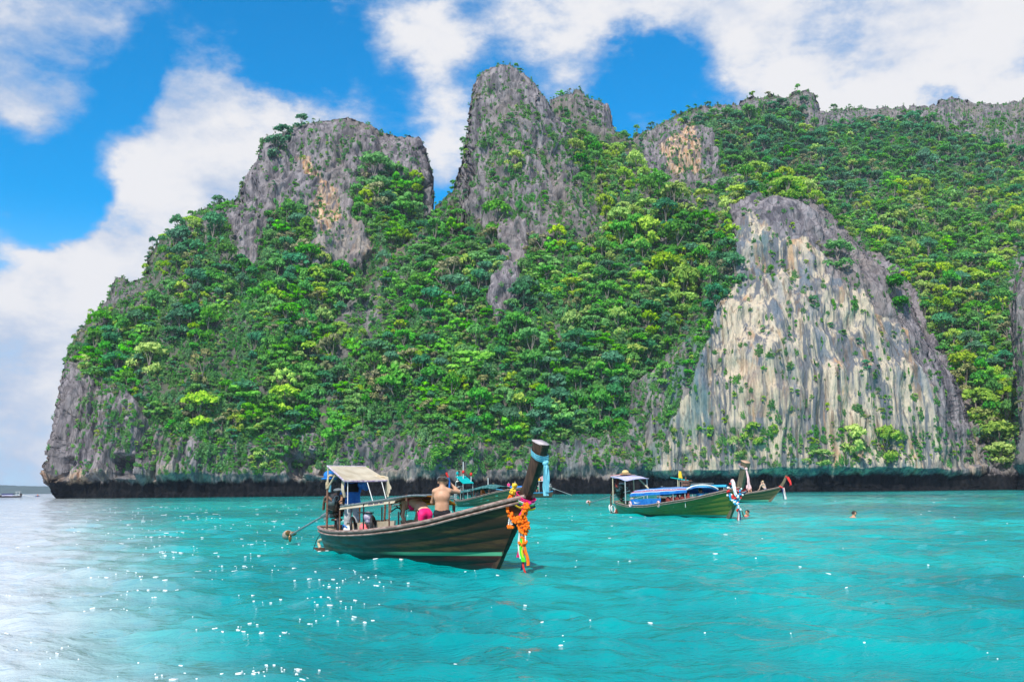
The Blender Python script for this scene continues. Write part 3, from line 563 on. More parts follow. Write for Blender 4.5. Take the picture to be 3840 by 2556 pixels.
def hull_paint(name, aft, fore, streak, stripe, boot, sz):
    """weathered hull paint: aft and fore tones, grain streaks, a painted stripe and boot topping above the waterline"""
    m, b = newmat(name); tc = b.n('ShaderNodeTexCoord').outputs['Object']; s = b.n('ShaderNodeSeparateXYZ', {0: tc})
    g = b.noise(b.mul(tc, (.55, .55, 5.5)), 1.6, 5, .62); g2 = b.noise(b.mul(tc, (1.2, 1, 9)), 2.6, 4, .6); pt = b.noise(b.mul(tc, (.5, .5, 1.2)), 1.1, 3, .5)
    L = sz['L']; c = b.mix(b.rng(b.m('MULTIPLY_ADD', pt, L * .35, s.outputs[0]), -L * .62, -L * .16), aft, fore)
    c = b.mix(b.m('MULTIPLY', b.rng(g, .48, .68), .8), c, streak)
    c = b.mix(b.m('MULTIPLY', b.rng(g2, .5, .33), .6), c, tuple(x * .35 for x in fore))
    z = s.outputs[2]
    if stripe:
        zc = b.m('MULTIPLY_ADD', s.outputs[0], sz['sl'], sz['z0']); d = b.m('SUBTRACT', z, zc)
        c = b.mix(b.m('MULTIPLY', b.rng(d, .0, -.012), b.rng(s.outputs[0], -L * .62, -L * .4)), c, b.mix(b.rng(g2, .35, .65), boot, tuple(x * .5 for x in boot)))
        c = b.mix(b.m('MULTIPLY', b.m('MULTIPLY', b.rng(d, -.012, 0), b.rng(d, sz['w'] + .01, sz['w'])), b.rng(s.outputs[0], -L * .55, -L * .35)), c, stripe)
    c = b.mix(b.rng(b.m('MULTIPLY_ADD', pt, -.1, z), .06, -.04), c, (.012, .02, .018))
    p = b.n('ShaderNodeBsdfPrincipled', {'Base Color': c, 'Roughness': b.rng(g, .3, .7, .38, .6), 'Specular IOR Level': .35, 'Normal': b.n('ShaderNodeBump', {'Height': g, 'Strength': .25, 'Distance': .01}).outputs[0]})
    b.n('ShaderNodeOutputMaterial', {0: p}); return m
MT = dict(
    post=pm('dark_wood', (.030, .016, .010), .5, (.085, .045, .026), 5, .3, 0, (4, 4, .6), .3), greypost=pm('grey_wood', (.10, .075, .05), .65, (.20, .15, .09), 5, .2, 0, (4, 4, .6), .3), cut=pm('cut_wood', (.42, .36, .38), .7, (.55, .48, .48), 9),
    tan=pm('tan_wood', (.45, .26, .16), .65, (.58, .38, .26), 9), rail=pm('rail_wood', (.20, .125, .10), .55, (.40, .28, .24), 7, .3, 0, (.6, 3, 3)), brown=pm('brown_wood', (.075, .035, .022), .7, (.16, .08, .05), 6, .2, 0, (.5, 3, 3)),
    deck=pm('deck_wood', (.14, .085, .055), .75, (.26, .18, .13), 5, .2, 0, (.4, 5, 1)), red=pm('red_wood', (.26, .045, .02), .6, (.36, .08, .03), 5),
    canvas=pm('cream_canvas', (.56, .47, .34), .85, (.70, .61, .47), 3, .1, 0, (1, 1, 1), .2, .25), ycanvas=pm('yellow_canvas', (.62, .37, .06), .85, (.75, .49, .12), 3, .1, 0, (1, 1, 1), .1, .65), side=pm('beige_canvas', (.42, .34, .24), .85, (.55, .46, .35), 4, .1, 0, (1, 1, 1), .2, .2),
    pipe=pm('cream_pipe', (.50, .40, .26), .55, (.62, .52, .38), 12), rust=pm('rusty_steel', (.12, .055, .035), .7, (.24, .13, .09), 16), steel=pm('grey_steel', (.22, .23, .23), .4, (.38, .38, .36), 14, .5, .6), lead=pm('pale_steel', (.45, .45, .44), .4, (.6, .6, .58), 14, .5, .3),
    black=pm('black_rubber', (.012, .012, .014), .5, (.03, .03, .032), 20), iron=pm('oily_iron', (.02, .014, .012), .45, (.085, .05, .035), 14, .5, .4), bulb=pm('weathered_float', (.30, .22, .17), .6, (.42, .34, .27), 9), brass=pm('brass', (.30, .16, .06), .4, None, 6, .5, .7),
    rope=pm('old_rope', (.42, .33, .20), .9, (.58, .48, .34), 30), white=pm('white_cloth', (.75, .74, .72), .85, (.82, .81, .79), 8), blue=pm('blue_cloth', (.015, .09, .36), .85, (.03, .14, .48), 7), cyan=pm('pale_blue_sash', (.13, .42, .52), .85, (.22, .56, .66), 14, .1, 0, (3, 3, .5)),
    pink=pm('pink_cloth', (.80, .035, .20), .8, (.85, .06, .28), 9), hot=pm('hot_pink_cloth', (.85, .01, .16), .7, (.9, .03, .22), 9), orange=pm('marigold', (.90, .13, .005), .9, (.95, .24, .01), 40), rose=pm('pale_pink_cloth', (.75, .42, .42), .8, (.8, .55, .55), 9), green=pm('neon_green_cloth', (.10, .72, .02), .8), lime=pm('green_band_cloth', (.05, .42, .05), .8), navy=pm('navy_cloth', (.015, .015, .10), .8), yellow=pm('yellow_cloth', (.85, .55, .04), .8),
    redc=pm('red_cloth', (.62, .02, .02), .8, (.72, .05, .04), 9), teal=pm('teal_canvas', (.0, .42, .42), .8, (.01, .52, .50), 4, .1, 0, (1, 1, 1), .1, .2), dteal=pm('dark_teal_canvas', (.01, .09, .09), .8, (.10, .24, .24), 3, .1, 0, (1, 3, 1), .1, .1), bcanvas=pm('blue_canvas', (.02, .16, .55), .8, (.04, .25, .66), 3, .1, 0, (1, 1, 1), .1, .15), lav=pm('lavender_canvas', (.42, .40, .62), .8, (.55, .52, .70), 4, .1, 0, (1, 4, 1)), skyb=pm('sky_blue_canvas', (.02, .30, .58), .8, (.04, .38, .64), 4),
    straw=pm('straw', (.62, .42, .17), .9, (.74, .54, .26), 40), maroon=pm('maroon_cloth', (.16, .02, .02), .85, (.28, .05, .04), 8), gtrous=pm('grey_trousers', (.36, .36, .38), .9, (.46, .46, .47), 12), bshirt=pm('blue_shirt', (.02, .11, .42), .9, (.04, .18, .52), 9), strunk=pm('black_trunks', (.014, .012, .016), .8, (.03, .028, .032), 15), skin=pm('sunlit_skin', (.52, .27, .16), .5, (.60, .33, .205), 7, .35), fair=pm('fair_skin', (.62, .38, .27), .5, (.68, .43, .31), 7, .35), dark=pm('tan_skin', (.28, .13, .07), .5, (.34, .17, .10), 7, .35),
    hair=pm('dark_hair', (.018, .011, .008), .6, (.04, .026, .018), 60), blond=pm('blond_hair', (.40, .26, .12), .6, (.58, .42, .22), 50), vest=pm('black_vest', (.01, .01, .013), .8), gshirt=pm('green_shirt', (.0, .30, .16), .85), life=pm('pink_lifejacket', (.80, .12, .14), .7, (.85, .2, .22), 9), purple=pm('purple_bag', (.28, .20, .34), .8, (.60, .52, .56), 14))

# ---------------------------------------------------------------- shape helpers
def closed_tube(pts, rad, n=8):
    pts = np.asarray(pts, float); rad = np.broadcast_to(rad, (len(pts),)).astype(float)
    d0 = pts[0] - pts[1]; d1 = pts[-1] - pts[-2]; d0 /= np.linalg.norm(d0); d1 /= np.linalg.norm(d1)
    p = np.concatenate([[pts[0] + d0 * 1e-4], pts, [pts[-1] + d1 * 1e-4]]); r = np.concatenate([[rad[0] * .02], rad, [rad[-1] * .02]])
    return tube_np(p, r, n)
def smooth_path(pts, n=8):
    pts = np.asarray(pts, float); k = len(pts); out = []
    for i in range(k - 1):
        p0, p1, p2, p3 = pts[max(i - 1, 0)], pts[i], pts[i + 1], pts[min(i + 2, k - 1)]
        for t in np.linspace(0, 1, n, endpoint=False): out.append(.5 * ((2 * p1) + (-p0 + p2) * t + (2 * p0 - 5 * p1 + 4 * p2 - p3) * t * t + (-p0 + 3 * p1 - 3 * p2 + p3) * t ** 3))
    out.append(pts[-1]); return np.array(out)
def ell(c, r, nu=12, nv=8, rot=None):
    a = np.linspace(0, 2 * math.pi, nu, endpoint=False); t = np.linspace(0.02, math.pi - .02, nv)
    co = np.stack([np.sin(t)[:, None] * np.cos(a), np.sin(t)[:, None] * np.sin(a), np.cos(t)[:, None] * np.ones(nu)], -1).reshape(-1, 3) * np.asarray(r, float)
    if rot is not None: co = co @ np.array(Euler(rot).to_matrix()).T
    q = [(i * nu + j, (i + 1) * nu + j, (i + 1) * nu + (j + 1) % nu, i * nu + (j + 1) % nu) for i in range(nv - 1) for j in range(nu)]
    return co + np.asarray(c, float), np.array(q)
def box(c, s, rot=None, tap=1.0):
    h = np.asarray(s, float) / 2; bv = min(h) * .18; vs, qs = [], []
    co = np.array([[x, y, z] for z in (-1, 1) for y in (-1, 1) for x in (-1, 1)], float) * h; co[4:, :2] *= tap
    if rot is not None: co = co @ np.array(Euler(rot).to_matrix()).T
    return co + np.asarray(c, float), np.array([(0, 2, 3, 1), (4, 5, 7, 6), (0, 1, 5, 4), (2, 6, 7, 3), (0, 4, 6, 2), (1, 3, 7, 5)])
def torus(c, R, r, axis=(0, 0, 1), nu=24, nv=8, sq=1.0):
    q = Vector((0, 0, 1)).rotation_difference(Vector(axis)); M = np.array(q.to_matrix()); a = np.linspace(0, 2 * math.pi, nu, endpoint=False); e = np.linspace(0, 2 * math.pi, nv, endpoint=False)
    co = np.stack([(R + r * np.cos(e))[None] * np.cos(a)[:, None] * sq, (R + r * np.cos(e))[None] * np.sin(a)[:, None], np.repeat((r * np.sin(e))[None], nu, 0)], -1).reshape(-1, 3) @ M.T + np.asarray(c, float)
    return co, np.array([(i * nv + j, ((i + 1) % nu) * nv + j, ((i + 1) % nu) * nv + (j + 1) % nv, i * nv + (j + 1) % nv) for i in range(nu) for j in range(nv)])
def slab(g, th):
    """a cloth or board: grid of points (rows, cols, 3) given thickness"""
    g = np.asarray(g, float); r, c = g.shape[:2]; n = np.cross(np.gradient(g, axis=1), np.gradient(g, axis=0)); n /= np.linalg.norm(n, axis=-1, keepdims=True) + 1e-9
    co = np.concatenate([(g + n * th / 2).reshape(-1, 3), (g - n * th / 2).reshape(-1, 3)]); q = grid_quads(r, c); N = r * c
    ring = [j for j in range(c)] + [i * c + c - 1 for i in range(1, r)] + [(r - 1) * c + j for j in range(c - 2, -1, -1)] + [i * c for i in range(r - 2, 0, -1)]
    e = [(a, b_, b_ + N, a + N) for a, b_ in zip(ring, ring[1:] + ring[:1])]
    return co, np.concatenate([q, q[:, ::-1] + N, np.array(e)])
def bil(p00, p01, p11, p10, nr=10, nc=10, f=None):
    u = np.linspace(0, 1, nr)[:, None, None]; v = np.linspace(0, 1, nc)[None, :, None]; p00, p01, p10, p11 = (np.array(p, float) for p in (p00, p01, p10, p11))
    g = (p00 * (1 - v) + p01 * v) * (1 - u) + (p10 * (1 - v) + p11 * v) * u
    if f is not None: g[..., 2] += f(np.repeat(u[..., 0], nc, 1), np.repeat(v[..., 0], nr, 0))
    return g
def part(name, shapes, mat, parent, smooth=True, **props):
    if isinstance(shapes, tuple): shapes = [shapes]
    co, q = join_np(shapes); me = mesh_np(name, co, q, [mat], smooth); o = obj(name, me, parent, **props)
    if smooth: 
        try: me.set_sharp_from_angle(angle=R_(40))
        except Exception: pass
    return o
def root(name, loc, yaw, label, cat, group=None):
    e = obj(name, None, label=label, category=cat, group=group); e.location = loc; e.rotation_euler = (0, 0, yaw); return e
class Fr:
    """boat frame: x forward from the stem foot, y to port, z up"""
    def __init__(s, bow, d): s.o = Vector((bow[0], bow[1], 0)); s.yaw = math.atan2(d[1], d[0]); s.M = Matrix.Translation(s.o) @ Matrix.Rotation(s.yaw, 4, 'Z')
    def w(s, p): return s.M @ Vector(p)

# ---------------------------------------------------------------- long-tail boats
def hull_fn(L, S, ZS, W, zk=-.25, rake=.76, p=.55):
    def at(s, v):
        s = np.asarray(s, float); v = np.asarray(v, float); zs = np.interp(s, S[0], ZS); w = np.interp(s, S[1], W); z = zk + (zs - zk) * v ** 1.1
        e = p + (1.0 - p) * np.clip((s - .62) / .38, 0, 1) ** 1.3
        x = -L + s * (L + rake * np.maximum(z, -.25)) - .16 * (1 - s) ** 8 * v; y = w * np.maximum(v, 1e-4) ** e
        return np.stack([x, y, z], -1)
    return at
def smoothed(xs, ys, k):
    xx = np.linspace(0, 1, 200); yy = np.interp(xx, xs, ys)
    for _ in range(k): yy[1:-1] = (yy[:-2] + 2 * yy[1:-1] + yy[2:]) / 4
    return xx, yy
def make_hull(rt, L, S, ZS, W, paint, inner, rail, planks=True, n=7, post_mat=None, post=None, cut=None, rake=.76):
    sx, zz = smoothed(S[0], ZS, 60); wx, ww = smoothed(S[1], W, 25); H = hull_fn(L, (sx, wx), zz, ww, rake=rake); ns = 44; s = np.linspace(0, 1, ns); allp = []
    edges = np.linspace(.0, 1.0, n + 1); edges[0] = .0
    for sg in (-1, 1):
        for k in range(n):
            rows = []
            for f, off in ((0, .0), (.03, .010), (.5, .009), (1.0, .002)):
                g = H(s, np.full(ns, edges[k] + (edges[k + 1] - edges[k]) * f)); g[:, 1] += off; g[:, 1] *= sg; rows.append(g)
            g = np.stack(rows, 0); sh = slab(g if sg > 0 else g[:, ::-1], .02)
            if planks: part('plank', sh, paint, rt)
            else: allp.append(sh)
    if not planks: part('hull', allp, paint, rt)
    # transom, inside floor, rails
    g = np.stack([H(np.zeros(9), np.linspace(0, 1, 9)) * np.array([1, a, 1]) for a in np.linspace(-1, 1, 9)], 1); part('transom', slab(g, .03), paint, rt)
    fs = np.linspace(.02, .82, 30); fv = ((.16 + .25) / (np.interp(fs, sx, zz) + .25)) ** (1 / 1.1); fl = np.stack([H(fs, fv) * np.array([1, a, 1]) for a in np.linspace(-.93, .93, 7)], 0); part('floor', slab(fl, .02), inner, rt)
    for sg in (-1, 1):
        g = H(s, np.ones(ns)); g[:, 1] = (g[:, 1] + .012) * sg; g[:, 2] += .012
        part('gunwale', closed_tube(g, .036, 8), rail, rt); g2 = g.copy(); g2[:, 2] -= .085; g2[:, 1] *= .995; part('rubbing_strake', closed_tube(g2, .022, 6), rail, rt)
    g = H(np.zeros(2), np.ones(2)); e = g[0]; part('stern_rail', closed_tube([(e[0], -e[1] - .02, e[2] + .012), (e[0] - .05, 0, e[2] + .02), (e[0], e[1] + .02, e[2] + .012)], .04, 8), rail, rt)
    fd = np.stack([H(np.linspace(.86, .985, 12), np.full(12, .93)) * np.array([1, a, 1]) for a in np.linspace(-.96, .96, 5)], 0); part('foredeck', slab(fd, .025), inner, rt)
    for f in (.22, .36, .52, .66, .78):
        a = H(np.array([f]), np.array([.78]))[0]; part('thwart', box((a[0], 0, a[2]), (.2, a[1] * 1.9, .035)), inner, rt, False)
    # stem and prow post: one tapering timber
    pts = np.array(post['path'], float); rows = []
    pth = smooth_path(pts, 8); tt = np.linspace(0, 1, len(pth)); T = np.gradient(pth, axis=0); T /= np.linalg.norm(T, axis=1, keepdims=True)
    for i, p in enumerate(pth):
        dx = np.interp(tt[i], post['t'], post['dx']); hy = np.interp(tt[i], post['t'], post['hy']); fw = np.array([T[i, 2], 0, -T[i, 0]]); jig = .006 * math.sin(i * 2.1)
        rows.append([p + fw * (0 + jig) + np.array([0, -hy * .72, 0]), p + fw * .015 + np.array([0, 0, 0]), p + fw * (0 + jig) + np.array([0, hy * .72, 0]), p - fw * dx * .5 + np.array([0, hy, 0]), p - fw * dx + np.array([0, hy * .9, 0]), p - fw * dx + np.array([0, -hy * .9, 0]), p - fw * dx * .5 + np.array([0, -hy, 0])])
    g = np.array(rows); k = 7; co = g.reshape(-1, 3); q = [(i * k + j, (i + 1) * k + j, (i + 1) * k + (j + 1) % k, i * k + (j + 1) % k) for i in range(len(pth) - 1) for j in range(k)]
    part('prow_post', (co, np.array(q)), post_mat, rt)
    top = g[-1] + T[-1] * .004; c = top.mean(0); m = len(top); cq = []
    co = np.concatenate([top, top * .0 + c, top + T[-1] * -.02]); cq = [(j, (j + 1) % m, m + (j + 1) % m, m + j) for j in range(m)] + [(j, 2 * m + j, 2 * m + (j + 1) % m, (j + 1) % m) for j in range(m)]
    part('post_cap', (co, np.array(cq)), cut, rt, False)
    return H
def engine(rt, p, tail, mats=('iron', 'steel'), sc=1.0, bulb=True, cap=None):
    """automobile engine on its pivot, with the long propeller shaft running aft: part engine with its own pieces"""
    x, y, z = p; ir, st = MT[mats[0]], MT[mats[1]]; q = lambda a, b_, c: (x + a * sc, y + b_ * sc, z + c * sc); rr = np.random.default_rng(int(abs(x * 100)))
    e = part('engine', [box(q(0, 0, 0), (.46 * sc, .30 * sc, .34 * sc), (0, -.15, 0)), box(q(.02, 0, .22), (.40 * sc, .18 * sc, .14 * sc), (0, -.15, 0)), box(q(-.02, 0, -.22), (.34 * sc, .2 * sc, .12 * sc), (0, -.15, 0))], ir, rt, False)
    part('flywheel', [torus(q(.27, 0, .02), .13 * sc, .03 * sc, (1, 0, -.15), 18, 6), closed_tube([q(.24, 0, .02), q(.30, 0, .01)], .05 * sc)], ir, e)
    part('pulley', torus(q(.27, -.14, .16), .06 * sc, .02 * sc, (1, 0, -.15), 14, 6), st, e); part('pulley', torus(q(.27, .13, .14), .05 * sc, .02 * sc, (1, 0, -.15), 14, 6), st, e)
    part('exhaust_pipe', [closed_tube(smooth_path([q(.1, -.16, .1), q(.0, -.24, .2), q(-.18, -.24, .16), q(-.34, -.2, -.1)], 5), .032 * sc), closed_tube(smooth_path([q(-.1, -.15, .05), q(-.2, -.22, .1), q(-.28, -.23, .02)], 5), .026 * sc)], MT['rust'], e)
    part('air_filter', [ell(q(-.05, .05, .36), (.12 * sc, .12 * sc, .05 * sc)), closed_tube([q(-.05, .05, .28), q(-.05, .05, .4)], .04 * sc)], st, e)
    part('hoses', [closed_tube(smooth_path([q(*rr.uniform(-.22, .22, 3)), q(*(rr.uniform(-.26, .26, 3))), q(*(rr.uniform(-.26, .3, 3))), q(*rr.uniform(-.2, .2, 3))], 5), .012 * sc, 5) for _ in range(9)], MT['black'] if mats[1] == 'steel' else MT['rope'], e)
    part('fins', [box(q(.02 + .05 * k, -.165, .08), (.018 * sc, .05 * sc, .16 * sc)) for k in range(-4, 5)], st, e, False)
    part('tiller', closed_tube([q(.2, 0, -.05), q(.62, -.02, .0), q(.95, -.03, .04)], .024 * sc), MT['lead'], e)
    part('pivot', [closed_tube([q(0, 0, -.28), q(0, 0, -.75)], .06 * sc), torus(q(0, 0, -.34), .11 * sc, .03 * sc)], ir, rt)
    a = np.array(q(-.22, 0, -.12)); t = np.array(tail, float); sh = part('drive_shaft', closed_tube([a, a * .5 + t * .5, t], .028 * sc), st, rt)
    d = (t - a) / np.linalg.norm(t - a); m = a + d * np.linalg.norm(t - a) * .12; part('shaft_bracket', [box(m + np.array([0, 0, -.07]), (.42 * sc, .03, .1 * sc), (0, -math.atan2(-d[2], -d[0]), 0)), closed_tube([m - d * .25, m + d * .3], .05 * sc)], st, rt)
    if bulb: part('propeller_cover', ell(t + d * .22 + np.array([0, 0, .05]), (.25, .11, .125), 14, 10, (0, math.atan2(-d[2], -d[0]) * -1 + .1, 0)), MT['bulb'] if cap is None else cap, rt)
    bl = []
    for k in range(3):
        an = k * 2.1 + .4; dr = np.array([0, math.cos(an), math.sin(an)]); bl.append(ell(t + dr * .09, (.02, .04 + .05 * abs(dr[1]), .04 + .05 * abs(dr[2])), 8, 6))
    part('propeller', bl + [closed_tube([t - d * .06, t + d * .08], .035)], MT['brass'], rt)
    return e
def arch(x0, x1, y, zl, zm, n=12, m=9, drop=0.0):
    """a long arched canopy sheet along the boat, eaves at zl(x), crown at zm(x)"""
    u = np.linspace(0, 1, n); g = []
    for a in u:
        x = x0 + (x1 - x0) * a; zl_ = np.interp(a, np.linspace(0, 1, len(zl)), zl); zm_ = np.interp(a, np.linspace(0, 1, len(zm)), zm); r = []
        for t in np.linspace(-1, 1, m): r.append((x, y * t, zl_ + (zm_ - zl_) * (1 - abs(t) ** 2.6) + .008 * math.sin(a * 23 + t * 7)))
        if drop: r = [(x, -y - .01, zl_ - drop)] + r + [(x, y + .01, zl_ - drop)]
        g.append(r)
    return np.array(g)
def hoop(x, y, zb, zl, zm, r=.016):
    pts = [(x, -y, zb), (x, -y, (zb + zl) / 2), (x, -y * .99, zl - .02)] + [(x, y * t, zl + (zm - zl) * (1 - abs(t) ** 2.6)) for t in np.linspace(-.93, .93, 9)] + [(x, y * .99, zl - .02), (x, y, (zb + zl) / 2), (x, y, zb)]
    return closed_tube(smooth_path(pts, 3), r, 6)
ribbon_seed = [0]
def ribbon(p0, p1, w0, w1, mat, name='ribbon', parent=None, face=(-.6, -.8, 0), curl=.03, n=14, **pr):
    ribbon_seed[0] += 1; r = np.random.default_rng(ribbon_seed[0]); p0 = np.array(p0, float); p1 = np.array(p1, float); d = (p1 - p0) / np.linalg.norm(p1 - p0); f = np.array(face, float); sd = np.cross(d, f); sd /= np.linalg.norm(sd); f = np.cross(sd, d)
    t = np.linspace(0, 1, n); ph = r.uniform(0, 6, 3); g = []
    for a in t:
        c = p0 + (p1 - p0) * a + f * curl * math.sin(a * 5 + ph[0]) * a + sd * curl * .7 * math.sin(a * 4 + ph[1]) * a; w = w0 + (w1 - w0) * a
        g.append([c + sd * w * e + f * w * .45 * math.sin(e * 5.5 + ph[2] + a * 3) for e in np.linspace(-.5, .5, 7)])
    return part(name, slab(np.array(g), .006), mat, parent, **pr)
def balls(path, n, spread, r, seed=0):
    rr = np.random.default_rng(seed); p = smooth_path(path, 12); idx = np.linspace(0, len(p) - 1, n); out = []
    for i in idx:
        c = p[int(i)] + rr.normal(0, spread, 3); out.append(ell(c, np.array([1, 1, .9]) * r * rr.uniform(.75, 1.2), 7, 5, tuple(rr.uniform(0, 3, 3))))
    return out

# ---- the near boat
A = Fr((-.297, 18.6), (.571, -.821))
SA = ([0, .08, .16, .28, .45, .62, .74, .85, .92, .966, 1], [0, .05, .15, .3, .5, .7, .85, .93, .97, 1])
POST = dict(path=[(-.16, 0, -.2), (0, 0, 0), (.51, 0, .67), (.79, 0, 1.03), (1.0, 0, 1.30), (1.30, 0, 1.76), (1.47, 0, 2.08), (1.52, 0, 2.2)], t=[0, .15, .5, .62, 1], dx=[.16, .2, .24, .19, .28], hy=[.05, .06, .08, .08, .12])
near = root('longtail_boat', A.o, A.yaw, 'dark wooden longtail boat with cream canopies and marigold garland, nearest the camera', 'boat', 'longtail boats moored in the bay')
HA = make_hull(near, 6.9, SA, [.58, .54, .53, .545, .61, .72, .83, 1.0, 1.13, 1.24, 1.31], [.40, .54, .68, .78, .85, .83, .64, .40, .2, .07],
    hull_paint('near_hull_paint', (.085, .13, .11), (.045, .023, .012), (.12, .072, .024), (.10, .40, .22), (.070, .016, .012), dict(L=6.9, z0=.255, sl=.035, w=.055)), MT['deck'], MT['rail'], True, 7, MT['post'], POST, MT['cut'])
part('stern_seat', [box((-6.35, 0, .47), (.75, .95, .05)), box((-6.0, 0, .34), (.05, .9, .28))], MT['brown'], near, False)
part('skeg', slab(np.array([[(-6.1, 0, -.3), (-6.6, 0, -.25), (-7.3, 0, -.12), (-8.0, 0, .02)], [(-6.1, 0, .12), (-6.6, 0, .14), (-7.3, 0, .09), (-8.1, 0, .06)]]), .16), MT['brown'], near)
part('stern_ring', closed_tube(smooth_path([(-7.0, -.05, .08), (-7.5, -.05, .26), (-7.85, -.05, .22), (-7.75, -.05, .06)], 6), .035), MT['rope'], near)
part('stern_line', closed_tube(smooth_path([(-7.02, -.3, .52), (-7.3, -.3, .35), (-7.42, -.3, .25), (-7.6, -.3, .02)], 6), .008), MT['black'], near)
e_ = engine(near, (-6.92, 0, 1.1), (-9.75, 0, .31))
# aft awning on its bent pipe frame
aw = part('awning', slab(bil((-6.15, -.62, 2.02), (-6.57, .58, 2.02), (-5.42, .58, 1.68), (-5.25, -.62, 1.67), 14, 12, lambda u, v: -.035 * np.sin(u * 3.1) * np.sin(v * 3.1) + .012 * np.sin(v * 19) * u), .012), MT['canvas'], near)
part('hem', [closed_tube([(-6.15, -.62, 2.02), (-5.7, -.62, 1.85), (-5.25, -.62, 1.67)], .02), closed_tube([(-5.25, -.62, 1.66), (-5.33, 0, 1.655), (-5.42, .58, 1.67)], .02), closed_tube([(-6.15, -.62, 2.02), (-6.57, .58, 2.02)], .016)], MT['purple'], aw)
part('awning_frame', [closed_tube(smooth_path([(-6.16, -.6, 1.55), (-6.15, -.6, 1.70), (-6.13, -.57, 1.79), (-6.08, -.48, 1.80), (-5.95, .3, 1.79), (-5.7, .52, 1.77), (-5.5, .6, 1.73), (-5.5, .6, 1.6), (-5.55, .6, 1.35)], 6), .026), closed_tube([(-6.15, -.6, 1.5), (-5.85, -.56, 1.80)], .02), closed_tube([(-6.15, -.6, 2.0), (-6.15, -.6, 1.6)], .015)], MT['pipe'], near)
part('awning_post', closed_tube([(-6.16, -.6, .5), (-6.16, -.6, 1.55)], .028), MT['rust'], near); part('awning_post', closed_tube([(-5.67, .62, .6), (-5.55, .6, 1.4)], .026), MT['rust'], near)
part('post_lashing', [torus((-6.16, -.6, 1.5 + .022 * k), .034, .014, (.1 * (k % 3 - 1), .1, 1), 12, 5) for k in range(7)] + [torus((-6.16, -.6, 1.58), .05, .012, (.8, .3, .4), 12, 5)], MT['rope'], near)
part('hanging_rope', [closed_tube([(-5.30, -.5, 1.66), (-5.28, -.5, .95)], .009), closed_tube([(-5.34, 0, 1.66), (-5.1, .05, 1.15)], .009), closed_tube([(-5.4, .4, 1.67), (-5.2, .45, 1.15)], .009)], MT['white'], near)
for k in range(3): ribbon((-5.43 - .03 * k, .56, 1.76), (-5.4 + .02 * k, .6, 1.30 + .08 * k), .07, .05, MT['canvas'], 'frame_wrap', near)
ribbon((-5.5, -.52, 1.72), (-5.5, -.5, 1.30), .09, .07, MT['canvas'], 'frame_wrap', near)
# long passenger canopy: cream aft, yellow canvas turned up forward
cn = part('canopy', slab(np.concatenate([bil((-5.16, -.76, 1.03), (-5.16, -.7, 1.11), (-2.6, -.7, 1.29), (-2.6, -.76, 1.19), 20, 3), bil((-5.16, -.66, 1.12), (-5.3, .62, 1.13), (-2.6, .62, 1.32), (-2.6, -.66, 1.30), 20, 9, lambda u, v: .03 * np.sin(v * 3.1))], 1), .012), MT['canvas'], near)
rr = np.random.default_rng(5)
part('lettering', [box((-3.75 + .047 * k, -.742 - .008, 1.150 + .0034 * k + rr.uniform(-.004, .004)), (.026, .004, .03 + .014 * (k % 3 == 0)), (0, -.07, 0)) for k in range(15) if k not in (5, 10)], MT['navy'], cn, False)
fc = part('front_canopy', slab(bil((-3.30, -.08, 1.33), (-2.08, -.08, 1.345), (-2.70, .78, 1.13), (-4.35, .72, 1.12), 12, 14, lambda u, v: .03 * np.sin(u * 3.1416)), .012), MT['ycanvas'], near)
for k in (.45, .72): part('seam', closed_tube([np.array((-3.30, -.08, 1.315)) * (1 - k) + np.array((-4.35, .72, 1.105)) * k + [0, 0, .03 * math.sin(k * 3.1416)], np.array((-2.08, -.08, 1.33)) * (1 - k) + np.array((-2.70, .78, 1.115)) * k + [0, 0, .03 * math.sin(k * 3.1416)]], .008, 5), MT['brown'], fc)
part('canopy_rail', [closed_tube([(-3.35, -.08, 1.335), (-2.04, -.08, 1.35)], .016), closed_tube(smooth_path([(-5.16, -.73, 1.10), (-2.78, -.75, 1.275), (-2.1, -.75, 1.33), (-1.7, -.75, 1.345), (-1.38, -.72, 1.34)], 4), .02), closed_tube([(-5.3, .68, 1.10), (-2.8, .78, 1.27)], .018)], MT['steel'], near)
for x, y, zt, zb, m in [(-5.17, -.74, 1.06, .5, 'rust'), (-3.98, -.75, 1.17, .55, 'black'), (-2.80, -.76, 1.22, .65, 'rust'), (-2.44, -.74, 1.02, .72, 'black'), (-5.9, .68, 1.06, .6, 'rust'), (-2.79, .78, 1.24, .78, 'rust'), (-4.2, .72, 1.15, .6, 'rust')]:
    part('canopy_post', closed_tube([(x, y, zb), (x, y, zt)], .018), MT[m], near)
part('canopy_hoop', [hoop(-2.78, .74, 1.0, 1.17, 1.28, .018), closed_tube(smooth_path([(-2.79, .78, .98), (-2.80, .78, 1.15), (-2.85, .74, 1.18), (-3.1, .6, 1.20)], 4), .02), closed_tube([(-2.1, -.75, 1.36), (-2.12, -.74, 1.24)], .02)], MT['rust'], near)
part('tie_cord', [closed_tube(smooth_path([(-4.1, .1, 1.1), (-3.8, .1, 1.02), (-3.4, .12, 1.08), (-2.9, .15, 1.03), (-2.5, -.5, 1.04)], 6), .012), closed_tube(smooth_path([(-4.7, .3, .98), (-4.5, .3, 1.05), (-4.2, .3, 1.06)], 5), .014), closed_tube([(-2.55, -.5, 1.04), (-2.6, -.5, .82)], .008)], MT['black'], near)
part('knotted_cloth', [ell((-3.85, .1, .99), (.05, .03, .07)), ell((-3.82, .1, .91), (.03, .02, .06), 8, 6, (0, .4, 0)), ell((-3.9, .1, .93), (.02, .02, .05), 8, 6, (0, -.5, 0))], MT['black'], near)
